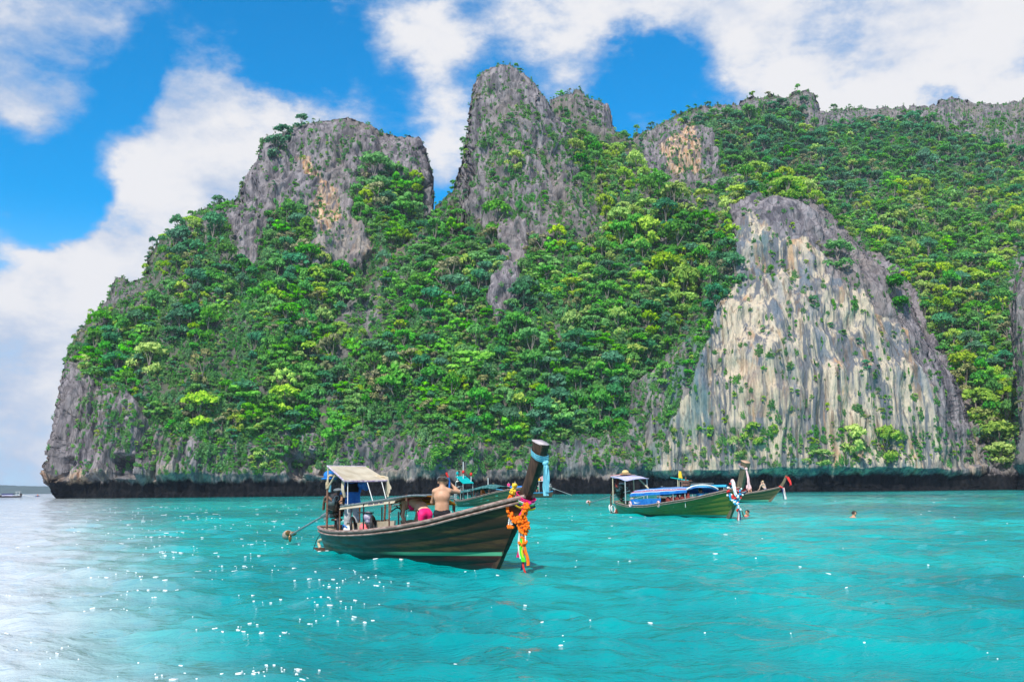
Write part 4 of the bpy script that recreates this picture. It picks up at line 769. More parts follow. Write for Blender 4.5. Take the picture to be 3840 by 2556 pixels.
for (xa, xb, za, zb, y) in [(-6.95, -5.68, .70, .78, .74), (-5.2, -4.3, .755, .80, .80)]:
    part('side_screen', slab(bil((xa, y, za), (xb, y, zb), (xb, y + .02, .42), (xa, y + .02, .40), 6, 10, lambda u, v: .01 * np.sin(v * 15)), .01), MT['side'], near)
part('fender_board', slab(bil((-5.3, -.50, .74), (-2.9, -.56, .83), (-2.9, -.60, .45), (-5.3, -.56, .4), 5, 12), .01), MT['side'], near)
part('boarding_tray', [box((-3.95, -.72, .985), (.58, .10, .022)), closed_tube([(-3.98, -.75, .7), (-3.98, -.75, .98)], .014)], MT['black'], near, False)

# things lying in and hanging on the near boat
def thing1(name, shapes, mat, fr, label, cat, group=None, smooth=True, at_=(0, 0, 0)):
    o = part(name, shapes, mat, None, smooth, label=label, category=cat, group=group); o.matrix_world = fr.M @ Matrix.Translation(at_); return o
for i, (x, z, R, ax, lab) in enumerate([(-5.35, .645, .17, (.45, .9, .12), 'leftmost of three black tyre fenders standing inside the near boat'), (-4.62, .665, .20, (.62, .78, .1), 'middle black tyre fender, largest of three inside the near boat'), (-3.66, .71, .19, (.62, .78, .1), 'rightmost of three black tyre fenders, beside the canopy hoop')]):
    thing1('tyre_fender', torus((0, 0, 0), R, .032, ax, 26, 10, 1.0), MT['black'], A, lab, 'fender', 'black tyre fenders in the near boat', True, (x, -.68, z))
thing1('life_jacket', [ell((0, 0, 0), (.13, .07, .09)), ell((.08, 0, -.04), (.12, .07, .06), 10, 8, (0, .4, 0))], MT['life'], A, 'pink life jacket lying beside the middle black tyre fender', 'life jacket', None, True, (-4.25, -.62, .66))
bg = thing1('canvas_bag', [ell((0, 0, 0), (.14, .09, .09)), ell((.1, .02, -.03), (.1, .08, .06))], MT['white'], A, 'white and blue bag between two tyre fenders in the near boat', 'bag', None, True, (-5.0, -.62, .60))
part('strap', [closed_tube(smooth_path([(-.12, -.06, .03), (-.02, -.1, .1), (.1, -.07, .05)], 5), .014), ell((.1, -.06, -.05), (.09, .04, .04))], MT['bcanvas'], bg)
thing1('hanging_bag', [ell((0, 0, 0), (.2, .08, .11)), ell((.03, 0, -.08), (.12, .06, .07))], MT['purple'], A, 'purple and white bundle slung under the black tray', 'bag', None, True, (-3.92, -.68, .90))
ht = thing1('bucket_hat', [ell((0, 0, .05), (.13, .13, .11)), ell((0, 0, -.03), (.19, .19, .03))], MT['bcanvas'], A, 'bright blue hat hanging under the aft awning', 'hat', None, True, (-6.42, -.45, 1.76))
bt = thing1('water_bottle', [closed_tube(smooth_path([(0, 0, -.1), (0, 0, .04), (0, 0, .09)], 3), [.05, .05, .05, .05, .045, .03, .02], 10)], MT['cyan'], A, 'pale blue bottle standing on top of the near engine', 'bottle', None, True, (-7.12, -.12, 1.52))
part('bottle_cap', closed_tube([(0, 0, .09), (0, 0, .12)], .018), MT['white'], bt)
coil = thing1('mooring_rope', [torus((0, 0, .012 * k), .14 - .012 * (k % 3), .014, (.1 * (k % 2), .1, 1), 20, 5) for k in range(5)] + [closed_tube(smooth_path([(.1, .1, .05), (.3, -.1, .04), (.45, .1, .02), (.2, .25, .03)], 6), .012, 6)], MT['rope'], A, 'coiled old rope lying on the near boat stern', 'rope', None, True, (-6.6, -.32, .51))
# cloths and flowers on the near prow
sash = root('cloth_scarf', A.w((1.45, 0, 2.05)), A.yaw, 'pale blue cloth sash knotted round the top of the near prow', 'sash')
def band(c, hx, hy, z0, dz, w, mat, parent, name='band', off=(1.0, .0), th=.008, lean=.7, n=30):
    g = []
    for t in np.linspace(0, 1, n):
        a = t * 2 * math.pi; k = 1 / max(abs(math.cos(a)) ** 4 + abs(math.sin(a)) ** 4, 1e-6) ** .25; x = hx * math.cos(a) * k; y = hy * math.sin(a) * k; z = z0 + dz * math.cos(a)
        g.append([(c[0] + x + lean * (z + e - z0), c[1] + y * (1 + .1 * math.sin(e * 60)), z + e) for e in np.linspace(-w / 2, w / 2, 5)])
    return part(name, slab(np.array(g), th), mat, parent)
for k in range(3): band((-.12, 0), .165, .125, -.055 + .03 * k, -.075, .04, MT['cyan'], sash, 'wrap', lean=.62)
part('knot', [ell((.10, -.04, -.17), (.05, .05, .045)), ell((.12, -.02, -.15), (.03, .05, .03), 10, 8, (.4, .2, .6))], MT['cyan'], sash)
ribbon((.12, -.05, -.2), (.13, -.06, -.72), .07, .10, MT['cyan'], 'tail', sash, curl=.02); ribbon((.13, -.03, -.2), (.17, -.04, -.66), .06, .08, MT['cyan'], 'tail', sash, curl=.02)
gar = root('flower_garland', A.w((.93, 0, 1.2)), A.yaw, 'orange marigold garland with bright ribbons hanging on the near prow', 'garland')
cl = [('hot', .10), ('white', .07), ('lime', .04), ('navy', .01), ('yellow', -.02)]
for i, (m, z) in enumerate(cl): band((-.05 - .012 * i, 0), .19 + .012 * i, .125 + .006 * i, z - .03, -.065, .032, MT[m], gar, 'wrap', lean=.5)
band((-.02, 0), .2, .13, .11, -.09, .04, MT['hot'], gar, 'wrap', lean=.5)
part('knot', [ell((.14, -.09, -.04), (.045, .04, .05)), ell((.17, -.06, .0), (.05, .03, .03))], MT['hot'], gar)
loop = [(-.30, -.10, .16), (-.36, -.15, .04), (-.33, -.17, -.1), (-.2, -.2, -.22), (-.03, -.2, -.29), (.10, -.18, -.26), (.16, -.14, -.12), (.17, -.10, -.02)]
part('flowers', balls(loop, 120, .026, .030, 1) + balls([(.08, -.14, -.26), (.09, -.14, -.4), (.10, -.14, -.55)], 70, .036, .028, 2) + balls([(.16, -.12, -.3), (.21, -.12, -.38), (.2, -.12, -.44)], 14, .014, .026, 3) + balls([(.01, -.16, -.68), (.08, -.16, -.70), (.18, -.16, -.68)], 22, .014, .026, 4) + balls([(-.28, -.2, -.40), (-.23, -.22, -.42), (-.17, -.2, -.40)], 18, .012, .024, 5), MT['orange'], gar, kind='stuff')
part('flowers', balls([(-.24, -.08, .34), (-.25, -.1, .24), (-.27, -.1, .16)], 26, .026, .028, 7), MT['yellow'], gar, kind='stuff')
part('bud_string', [closed_tube([(-.25 + .05 * k, -.2, -.2), (-.27 + .06 * k, -.2, -.38)], .009) for k in range(2)] + [ell((-.25 + .05 * k - .008 * j * (1 - k * 2), -.2, -.24 - .03 * j), (.014, .014, .014), 6, 5) for k in range(2) for j in range(5)] + [ell((.06 + .05 * k, -.15, -.56 - .028 * j), (.014, .014, .014), 6, 5) for k in range(3) for j in range(4)], MT['white'], gar)
ribbon((.12, -.14, -.02), (.04, -.15, -.26), .05, .06, MT['hot'], 'ribbon', gar); ribbon((.0, -.15, -.3), (-.05, -.15, -.93), .035, .05, MT['hot'], 'ribbon', gar); ribbon((.02, -.16, -.3), (-.01, -.16, -.95), .03, .045, MT['white'], 'ribbon', gar)
ribbon((.07, -.17, -.6), (.085, -.17, -1.0), .05, .085, MT['green'], 'ribbon', gar); ribbon((.12, -.15, -.6), (.2, -.15, -1.06), .04, .06, MT['orange'], 'ribbon', gar); ribbon((.02, -.14, -.7), (.02, -.14, -1.15), .03, .04, MT['navy'], 'ribbon', gar); ribbon((.1, -.15, -.8), (.115, -.15, -1.2), .03, .035, MT['redc'], 'ribbon', gar); ribbon((.1, -.17, -.6), (.12, -.165, -.98), .02, .02, MT['yellow'], 'ribbon', gar)
# ---------------------------------------------------------------- people: one continuous skin from blended limbs
def surface_nets(F, org, h):
    nx, ny, nz = F.shape; s = F < 0
    c = [s[a:nx - 1 + a, b:ny - 1 + b, d:nz - 1 + d] for a in (0, 1) for b in (0, 1) for d in (0, 1)]
    n = sum(x.astype(np.int8) for x in c); cell = (n > 0) & (n < 8); idx = -np.ones(cell.shape, np.int64); ii = np.argwhere(cell); idx[cell] = np.arange(len(ii))
    P = np.zeros((len(ii), 3)); K = np.zeros(len(ii)); V = lambda o: F[ii[:, 0] + o[0], ii[:, 1] + o[1], ii[:, 2] + o[2]]
    for ax in range(3):
        for u in (0, 1):
            for v in (0, 1):
                o = [0, 0, 0]; o[(ax + 1) % 3] = u; o[(ax + 2) % 3] = v; o2 = list(o); o2[ax] = 1; a, b = V(o), V(o2); m = (a < 0) != (b < 0); t = np.where(m, a / np.where(m, a - b, 1), 0)
                q = np.array(o, float)[None] + t[:, None] * np.eye(3)[ax]; P[m] += q[m]; K[m] += 1
    co = org + (ii + P / np.maximum(K, 1)[:, None]) * h; qs = []
    for ax in range(3):
        sl0 = [slice(1, -1)] * 3; sl1 = [slice(1, -1)] * 3; sl0[ax] = slice(0, -1); sl1[ax] = slice(1, None)
        a, b = s[tuple(sl0)], s[tuple(sl1)]; e = np.argwhere(a != b); 
        if not len(e): continue
        flip = a[tuple(e.T)]; off = np.array([1, 1, 1]); off[ax] = 0; e = e + off; u, v = (ax + 1) % 3, (ax + 2) % 3
        def I(du, dv): g = e.copy(); g[:, u] -= du; g[:, v] -= dv; return idx[g[:, 0], g[:, 1], g[:, 2]]
        q = np.stack([I(1, 1), I(0, 1), I(0, 0), I(1, 0)], 1); q[~flip] = q[~flip][:, ::-1]; qs.append(q)
    return co, np.concatenate(qs)
def blend(prims, h=.01, k=.03):
    """prims: (p0, p1, r0, r1[, blend]) round cones, joined into one smooth skin"""
    lo = np.min([np.minimum(np.array(p[0]) - p[2], np.array(p[1]) - p[3]) for p in prims], 0) - .05; hi = np.max([np.maximum(np.array(p[0]) + p[2], np.array(p[1]) + p[3]) for p in prims], 0) + .05
    n = np.ceil((hi - lo) / h).astype(int) + 1; F = np.full(n, 1.0, np.float64); ax = [lo[i] + np.arange(n[i]) * h for i in range(3)]
    for p in prims:
        a, b = np.array(p[0], float), np.array(p[1], float); r0, r1 = p[2], p[3]; kk = p[4] if len(p) > 4 else k; m = max(r0, r1) + .08
        i0 = [max(0, int((min(a[i], b[i]) - m - lo[i]) / h)) for i in range(3)]; i1 = [min(n[i], int((max(a[i], b[i]) + m - lo[i]) / h) + 2) for i in range(3)]
        X, Y, Z = np.meshgrid(ax[0][i0[0]:i1[0]], ax[1][i0[1]:i1[1]], ax[2][i0[2]:i1[2]], indexing='ij'); ab = b - a; L2 = ab @ ab + 1e-12
        t = np.clip(((X - a[0]) * ab[0] + (Y - a[1]) * ab[1] + (Z - a[2]) * ab[2]) / L2, 0, 1)
        d = np.sqrt((X - a[0] - ab[0] * t) ** 2 + (Y - a[1] - ab[1] * t) ** 2 + (Z - a[2] - ab[2] * t) ** 2) - (r0 + (r1 - r0) * t)
        S = F[i0[0]:i1[0], i0[1]:i1[1], i0[2]:i1[2]]; g = np.maximum(kk - np.abs(S - d), 0) / kk; S[...] = np.minimum(S, d) - g * g * kk * .25
    return surface_nets(F, lo, h)
def vv(*a): return np.array(a, float)
def hand(w, d, n, sc=1.0, curl=.5):
    """palm, four unequal bent fingers and a thumb from the wrist w along d; n is the palm normal"""
    d = d / np.linalg.norm(d); s = np.cross(d, n); s /= np.linalg.norm(s); n = np.cross(s, d); P = []
    for e in (-.028, -.009, .010, .028): P.append((w, w + d * .085 * sc + s * e * sc, .018 * sc, .014 * sc, .012))
    for e, l in ((-.030, .060), (-.010, .074), (.010, .070), (.029, .055)):
        b = w + (d * .088 + s * e) * sc; m = b + (d * math.cos(curl * .6) + n * math.sin(curl * .6)) * l * .55 * sc; t = m + (d * math.cos(curl * 1.7) + n * math.sin(curl * 1.7)) * l * .5 * sc
        P += [(b, m, .0095 * sc, .009 * sc, .004), (m, t, .009 * sc, .007 * sc, .004)]
    b = w + (d * .03 - s * .025) * sc; m = b + (d * .6 - s * .75 + n * .3) * .042 * sc; t = m + (d * .85 - s * .2 + n * .45) * .03 * sc
    return P + [(b, m, .013 * sc, .011 * sc, .006), (m, t, .0105 * sc, .008 * sc, .004)]
def body(J, girth=1.0, female=False, fingers=True):
    """J: joints. torso from pelvis to neck built from paired cones so that it is wider than deep"""
    g = girth; P = []; side = lambda a, b: (J[a] - J[b]) / (np.linalg.norm(J[a] - J[b]) + 1e-9)
    hs, ss = side('hipR', 'hipL'), side('shR', 'shL'); pl, ch, wa, nk = J['pelvis'], J['chest'], J['waist'], J['neck']
    for e in (-1, 1):
        P += [(pl + hs * .075 * e * g, wa + (hs + ss) * .5 * .065 * e * g, .105 * g, .088 * g), (wa + (hs + ss) * .5 * .06 * e * g, ch + ss * .085 * e * g, .080 * g, .094 * g, .06), (ch + ss * .085 * e * g, nk * .35 + J['shR' if e > 0 else 'shL'] * .65, .094 * g, .058 * g, .06), (nk, J['shR' if e > 0 else 'shL'], .055 * g, .058 * g)]
    up = ch - wa; up /= np.linalg.norm(up); fw = np.cross(ss, up) * -1; fw = np.cross(up, ss)
    P += [(pl, wa, .10 * g, .09 * g, .07), (wa, ch, .09 * g, .105 * g, .07), (ch, nk - (nk - ch) * .25, .105 * g, .075 * g, .07)]
    if female:
        for e in (-1, 1): P.append((ch + ss * .075 * e + fw * .085, ch + ss * .078 * e + fw * .11 + up * -.02, .062, .055, .03))
    hd = J['head']; hu = hd - nk; hu /= np.linalg.norm(hu); hf = J['face'] / np.linalg.norm(J['face']); hf = hf - hu * (hf @ hu); hf /= np.linalg.norm(hf); hs_ = np.cross(hf, hu)
    P += [(nk - hu * .03, hd - hu * .04, .056 * g, .054), (hd + hu * .03 - hf * .02, hd + hu * .035 + hf * .012, .092, .088), (hd + hf * .03 + hu * .0, hd + hf * .045 - hu * .085, .074, .040), (hd + hf * .095 + hu * .01, hd + hf * .115 - hu * .025, .011, .015, .012), (hd + hf * .088 - hu * .062, hd + hf * .09 - hu * .066, .016, .016, .02)]
    for e in (-1, 1): P += [(hd + hs_ * .09 * e + hu * .02, hd + hs_ * .092 * e - hu * .025, .02, .013, .01), (hd + hs_ * .034 * e + hf * .078 + hu * .03, hd + hs_ * .036 * e + hf * .08 + hu * .028, .016, .014, .01)]
    for e in 'RL':
        sh, el, wr = J['sh' + e], J['el' + e], J['wr' + e]; P += [(sh, el, .056 * g, .042 * g), (el, el * .6 + wr * .4, .042 * g, .043 * g), (el * .6 + wr * .4, wr, .043 * g, .027 * g)]
        d = J.get('hd' + e, wr - el); n = J.get('pn' + e, np.cross(d, ss)); 
        P += hand(wr, d, n, .97, J.get('curl', .6)) if fingers else [(wr, wr + d / np.linalg.norm(d) * .13, .034, .028)]
        hp, kn, an = J['hip' + e], J['kn' + e], J['an' + e]; P += [(hp, kn, .088 * g, .056 * g), (kn, kn * .65 + an * .35, .056 * g, .058 * g), (kn * .65 + an * .35, an, .058 * g, .037 * g)]
        ft = J.get('ft' + e); ft = an + fw * .15 + vv(0, 0, -.05) if ft is None else ft; P += [(an + vv(0, 0, -.03), ft, .042, .027)]
    return P, dict(hd=hd, hu=hu, hf=hf, hs=hs_, fw=fw, up=up, ss=ss)
def person(label, prims, feet, fr, skin, h=.012, clothes=(), props=(), group=None):
    """skin mesh as the person; clothes are shells lifted off the skin where a predicate holds; props are (name, shapes, material)"""
    co, q = blend(prims, h); me = mesh_np('person', co - feet, q, [skin]); o = obj('person', me, label=label, category='person', group=group)
    o.matrix_world = fr.M @ Matrix.Translation(Vector(feet)); nrm = np.zeros(len(co) * 3, np.float32); me.vertices.foreach_get('normal', nrm); nrm = nrm.reshape(-1, 3); fc = co[q].mean(1)
    for name, mat, pred, off in clothes:
        m = pred(fc)
        if not m.any(): continue
        qq = q[m]; used, inv = np.unique(qq, return_inverse=True); c = co[used] + nrm[used] * off; a = mesh_np(name, c - feet, inv.reshape(qq.shape), [mat]); obj(name, a, o)
    for name, shapes, mat in props:
        if isinstance(shapes, tuple): shapes = [shapes]
        part(name, [(c - feet, qd) for c, qd in shapes], mat, o)
    return o
def hair_shell(D, mat, back=.55, k=1.0):
    """cap of hair round the skull"""
    c, q = ell((0, 0, 0), (1, 1, 1), 18, 12); keep = []
    f = c @ np.array([1, 0, 0]); z = c[:, 2]; R = np.stack([D['hf'], D['hs'], D['hu']], 1); pos = D['hd'] + D['hu'] * .034 - D['hf'] * .004 + (c * np.array([.122, .115, .122]) * k) @ R.T
    ok = lambda i: (z[i] > .28 - (-.9 if f[i] < -.1 else 0) * back) or (f[i] < -.25 and z[i] > -.55)
    qq = np.array([t for t in q if all(ok(i) for i in t)]); return pos, qq
f0 = vv(-.83, .56, 0); r0 = vv(.56, .83, 0); z0 = vv(0, 0, 1)
def MJ(base, f, r, d):
    """joints given as (right, forward, up) offsets"""
    return {k: (base + r * a[0] + f * a[1] + z0 * a[2]) for k, a in d.items()}
# man standing in the near boat, seen from behind, right hand at his mask
b0 = vv(-1.52, -.28, .17); K0 = lambda d: {k: (a, b_, c * .925) for k, (a, b_, c) in d.items()}
J = MJ(b0, f0, r0, K0(dict(pelvis=(0, 0, .90), waist=(0, .0, 1.04), chest=(0, -.01, 1.24), neck=(0, -.01, 1.41), head=(.015, .03, 1.545), shR=(.142, .0, 1.355), shL=(-.142, 0, 1.35), elR=(.315, .17, 1.33), wrR=(.165, .16, 1.50), elL=(-.20, .14, 1.12), wrL=(-.02, .27, 1.22),
     hipR=(.085, 0, .87), hipL=(-.085, 0, .87), knR=(.10, .02, .46), knL=(-.10, .03, .46), anR=(.11, 0, .07), anL=(-.11, .01, .07))))
J['face'] = f0 * .9 + r0 * .25; J['hdR'] = vv(0, 0, 1) * .8 - r0 * .55; J['pnR'] = -r0 * .8 - z0 * .4; J['ftR'] = b0 + r0 * .12 + f0 * .15 + z0 * .03; J['ftL'] = b0 - r0 * .12 + f0 * .16 + z0 * .03
P_, D = body(J, .83)
sb = lambda c: (c - b0) @ z0
man = person('bare backed man in black trunks standing in the near boat with hand at his head', P_, b0, A, MT['skin'], .009,
    [('swim_trunks', MT['strunk'], lambda c: (((c - b0) @ z0) > .58) & (((c - b0) @ z0) < .885 + .01 * np.sin(c[:, 0] * 40)) & (np.abs((c - b0) @ r0) < .22), .012)],
    [('hair', hair_shell(D, None), MT['hair']), ('trim', [box(b0 + r0 * .175 - f0 * .05 + z0 * .80, (.015, .012, .14), (0, .2, 0))], MT['white'])])
mk = root('snorkel_mask', A.w(D['hd']), A.yaw, 'diving mask with red tipped blue snorkel on the standing man head', 'snorkel mask'); hd = D['hd']; L_ = lambda shp: [(c - hd, q) for c, q in shp]
part('strap', L_([torus(hd + D['hu'] * .035, .112, .014, tuple(D['hu'] + D['hf'] * .25), 24, 6)] + [torus(hd + D['hu'] * .062, .106, .009, tuple(D['hu'] + D['hf'] * .25), 24, 6)]), MT['steel'], mk)
part('lens_frame', L_([ell(hd + D['hf'] * .11 + D['hu'] * .03, (.05, .075, .045), 12, 8, (0, 0, 2.55))]), MT['black'], mk)
sn = hd + r0 * .125
part('snorkel_tube', L_([closed_tube(smooth_path([sn + z0 * .1 - r0 * .03, sn + z0 * .02, sn - z0 * .1, sn - z0 * .15 + f0 * .03 - r0 * .03, sn - z0 * .13 + f0 * .09 - r0 * .09], 5), .017)]), MT['bcanvas'], mk)
part('snorkel_tip', L_([closed_tube([sn + z0 * .085 - r0 * .026, sn + z0 * .185 - r0 * .06], .021)]), MT['redc'], mk)
# woman in pink bikini bending over a thwart, facing aft
K1 = lambda d: {k: (a, b_, c * .95) for k, (a, b_, c) in d.items()}; f1 = vv(-1, 0, 0); r1 = vv(0, 1, 0); b1 = vv(-2.66, 0.0, .17)
J = MJ(b1, f1, r1, K1(dict(pelvis=(0, .03, .84), waist=(0, .19, .99), chest=(0, .41, 1.075), neck=(0, .67, 1.09), head=(0, .82, 1.05), shR=(.15, .60, 1.07), shL=(-.15, .60, 1.07), elR=(.18, .66, .78), wrR=(.12, .68, .56), elL=(-.18, .64, .78), wrL=(-.12, .60, .56),
     hipR=(.085, .0, .81), hipL=(-.085, .0, .81), knR=(.10, .08, .44), knL=(-.10, .06, .44), anR=(.1, -.02, .07), anL=(-.1, -.04, .07))))
J['face'] = vv(-.35, 0, -1); J['ftR'] = b1 + r1 * .1 + f1 * .14 + z0 * .03; J['ftL'] = b1 - r1 * .1 + f1 * .12 + z0 * .03; J['curl'] = .35
P_, D = body(J, .84, True); F_f = lambda c: (c - b1) @ f1
tor = lambda c: ((c - b1) @ z0 > .80)
woman = person('blonde woman in a hot pink bikini bending over beside the standing man', P_, b1, A, MT['fair'], .009,
    [('bikini_bottom', MT['hot'], lambda c: (F_f(c) * .8 + ((c - b1) @ z0 - .80) * .6 < .065) & ((c - b1) @ z0 > .66 + .35 * np.abs(F_f(c) + .04)) & (F_f(c) < .2), .008),
     ('bikini_top', MT['hot'], lambda c: (np.abs(F_f(c) - .43 - .10 * ((c - b1) @ z0 - .99)) < np.where((c - b1) @ z0 < .97, .075, .02)) & (np.abs((c - b1) @ r1) < .17) & ((c - b1) @ z0 > .80), .008)],
    [('hair', [hair_shell(D, None, .9, 1.12)] + [ell(D['hd'] - D['hf'] * .09 + D['hu'] * .07, (.06, .06, .055))] + [closed_tube(smooth_path([D['hd'] + D['hu'] * .1 + D['hs'] * .07 * e, D['hd'] + D['hu'] * .06 + D['hs'] * .1 * e + D['hf'] * .05, D['hd'] + D['hs'] * .09 * e + D['hf'] * .14], 4), [.03] * 8 + [.012]) for e in (-1, 1)], MT['blond']),
     ('mask_strap', [torus(D['hd'] + D['hu'] * .05, .125, .009, tuple(D['hu'] - D['hf'] * .3), 22, 6)], MT['black']),
     ('bikini_tie', [ell(b1 + f1 * .42 + z0 * 1.125 + r1 * .02, (.03, .03, .018)), closed_tube([b1 + f1 * .45 + z0 * 1.11 - r1 * .1, b1 + f1 * .68 + z0 * 1.09 - r1 * .05], .012), closed_tube([b1 + f1 * .45 + z0 * 1.11 + r1 * .1, b1 + f1 * .68 + z0 * 1.09 + r1 * .05], .012)], MT['hot'])])
# boatman under the aft awning
f2 = vv(.75, -.66, 0); r2 = vv(-.66, -.75, 0); b2 = vv(-6.32, .12, .37)
J = MJ(b2, f2, r2, dict(pelvis=(0, 0, .80), waist=(0, 0, .93), chest=(0, .01, 1.10), neck=(0, .02, 1.26), head=(0, .06, 1.39), shR=(.165, .02, 1.21), shL=(-.165, .02, 1.21), elR=(.22, .08, .99), wrR=(.2, .24, .87), elL=(-.36, .14, 1.14), wrL=(-.34, .26, 1.26),
     hipR=(.085, 0, .77), hipL=(-.085, 0, .77), knR=(.11, .03, .42), knL=(-.11, .03, .42), anR=(.11, 0, .07), anL=(-.11, .0, .07)))
J['face'] = f2; J['ftR'] = b2 + r2 * .12 + f2 * .15 + z0 * .03; J['ftL'] = b2 - r2 * .12 + f2 * .15 + z0 * .03
P_, D = body(J, .95); zb = lambda c: (c - b2) @ z0; rb = lambda c: (c - b2) @ r2
person('boatman in blue shirt and grey trousers standing under the aft awning', P_, b2, A, MT['dark'], .011,
    [('shirt', MT['bshirt'], lambda c: (zb(c) > .70) & (zb(c) < 1.27) & ~((rb(c) > .15) & (zb(c) < .98)) | ((rb(c) < -.2) & (zb(c) > 1.15) & (zb(c) < 1.42)), .022),
     ('trousers', MT['gtrous'], lambda c: (zb(c) > .10) & (zb(c) < .78) & (np.abs(rb(c)) < .19), .024), ('trouser_stripe', MT['orange'], lambda c: (zb(c) > .12) & (zb(c) < .76) & (rb(c) < -.13) & (rb(c) > -.19) & (np.abs((c - b2) @ f2) < .05), .030),
     ('vest', MT['vest'], lambda c: (zb(c) > 1.05) & (zb(c) < 1.25) & (np.abs(rb(c)) < .15), .030)], [('hair', hair_shell(D, None), MT['hair'])])
def seated(label, fr, p, yaw, skin, shirt, hair, h=.022, knees=False, bikini=None, extra=(), group=None):
    """person seated at p (boat frame), facing yaw"""
    f = vv(math.cos(yaw), math.sin(yaw), 0); r = vv(math.sin(yaw), -math.cos(yaw), 0); b = np.array(p, float)
    d = dict(pelvis=(0, 0, .10), waist=(0, .0, .24), chest=(0, .02, .44), neck=(0, .04, .60), head=(0, .08, .735), shR=(.16, .04, .55), shL=(-.16, .04, .55), hipR=(.085, .03, .09), hipL=(-.085, .03, .09))
    if knees: d.update(pelvis=(0, 0, .10), waist=(0, .03, .25), chest=(0, .09, .43), neck=(0, .15, .58), head=(0, .2, .71), shR=(.15, .13, .53), shL=(-.15, .13, .53), knR=(.09, .36, .46), knL=(-.1, .38, .44), anR=(.09, .52, .06), anL=(-.1, .54, .05), elR=(.2, .3, .4), wrR=(.07, .33, .62), elL=(-.19, .3, .42), wrL=(-.06, .34, .63))
    else: d.update(knR=(.11, .42, .12), knL=(-.11, .42, .12), anR=(.11, .46, -.30), anL=(-.11, .46, -.30), elR=(.21, .12, .32), wrR=(.13, .33, .24), elL=(-.21, .12, .32), wrL=(-.13, .33, .24))
    J = MJ(b, f, r, d); J['face'] = f; P, D = body(J, .92, bikini is not None); zz = lambda c: c[:, 2] - b[2]
    cl = [('bikini', bikini, lambda c: ((zz(c) > .37) & (zz(c) < .46) & (np.abs((c - b) @ r) < .15) & ((c - b) @ f < .26)) | ((zz(c) < .15) & (((c - b) @ f) < .1)), .01)] if bikini else [('shirt', shirt, lambda c: (zz(c) > .10) & (zz(c) < .60) & (((c - b) @ f) < .2), .018), ('shorts', MT['strunk'], lambda c: (zz(c) <= .2) & (zz(c) > -.02) & (((c - b) @ f) < .38), .014)]
    return person(label, P, b, fr, skin, h, cl, [('hair', hair_shell(D, None), hair)] + list(extra), group)
print('people', round(time.time() - T0, 1))

# ---- the green boat to the right
B = Fr((9.92, 46.35), (.33, -.944)); g_ = 'longtail boats moored in the bay'
SB = ([0, .08, .2, .4, .6, .75, .87, .95, 1], [0, .05, .15, .3, .5, .7, .85, .93, .97, 1])
POSTB = dict(path=[(-.16, 0, -.2), (0, 0, 0), (.55, 0, .68), (.95, 0, 1.12), (1.15, 0, 1.42), (1.42, 0, 1.9), (1.66, 0, 2.35), (1.72, 0, 2.5)], t=[0, .15, .5, .62, 1], dx=[.2, .26, .36, .34, .42], hy=[.06, .08, .1, .1, .17])
gb = root('longtail_boat', B.o, B.yaw, 'green brown longtail boat with striped blue canopy right of the near prow', 'boat', g_)
make_hull(gb, 11.3, SB, [.70, .60, .50, .53, .72, .88, 1.1, 1.3, 1.42], [.45, .6, .78, .9, .98, .95, .72, .45, .24, .08], hull_paint('green_hull_paint', (.07, .19, .09), (.12, .15, .02), (.20, .17, .025), (.02, .30, .26), (.10, .025, .015), dict(L=11.3, z0=.10, sl=.012, w=.07)), MT['brown'], MT['rail'], False, 7, MT['greypost'], POSTB, MT['tan'])
engine(gb, (-11.5, 0, 1.25), (-16.0, 0, .58), ('iron', 'steel'), 1.25, True, MT['rose'])
part('skeg', slab(np.array([[(-10.0, 0, -.3), (-10.8, 0, -.25), (-11.5, 0, -.2), (-12.6, 0, .0)], [(-9.8, 0, .05), (-10.9, 0, .2), (-11.4, 0, .5), (-12.5, 0, .05)]]), .3), MT['red'], gb)
part('mooring_ring', [torus((-12.2, -.35, .28), .22, .035, (.7, .7, .2), 20, 6), torus((-12.0, -.3, .28), .2, .03, (.8, .5, .2), 20, 6)], MT['white'], gb)
part('rudder_post', [closed_tube(smooth_path([(-11.7, -.42, 1.3), (-11.95, -.44, 1.0), (-12.0, -.42, .5), (-12.05, -.4, .02)], 5), .045)], MT['brown'], gb)
aw = part('awning', slab(bil((-11.3, -.75, 2.10), (-11.6, .75, 2.16), (-9.4, .70, 1.96), (-9.2, -.75, 1.84), 12, 12, lambda u, v: .05 * np.sin(v * 3.1) - .02 * np.sin(u * 9)), .03), MT['lav'], gb)
for k in range(4): part('stripe', slab(bil((-11.3 + .1 * k, -.76, 2.135 - .012 * k), (-11.6 + .1 * k, .76, 2.195 - .012 * k), (-11.25 + .1 * k, .76, 2.185 - .012 * k), (-11.25 + .1 * k, -.76, 2.128 - .012 * k), 3, 8, lambda u, v: .05 * np.sin(v * 3.1)), .01), MT[['redc', 'white', 'navy', 'white'][k]], aw)
for x, y, zt in [(-11.1, -.7, 2.08), (-11.3, .7, 2.12), (-9.5, -.7, 1.86), (-9.6, .68, 1.95)]: part('awning_post', closed_tube([(x, y, .6), (x, y, zt)], .03), MT['pipe'] if x < -10 else MT['lead'], gb)
part('awning_brace', closed_tube([(-10.3, .5, 1.98), (-9.3, .62, 1.4)], .04), MT['pipe'], gb)
ribbon((-11.1, -.4, 2.05), (-11.0, -.5, 1.5), .25, .1, MT['maroon'], 'curtain', gb)
ca = part('canopy', slab(arch(-8.6, -2.4, .86, [1.10, 1.16, 1.22, 1.30], [1.36, 1.44, 1.46, 1.44], 20, 13, .1), .02), MT['bcanvas'], gb)
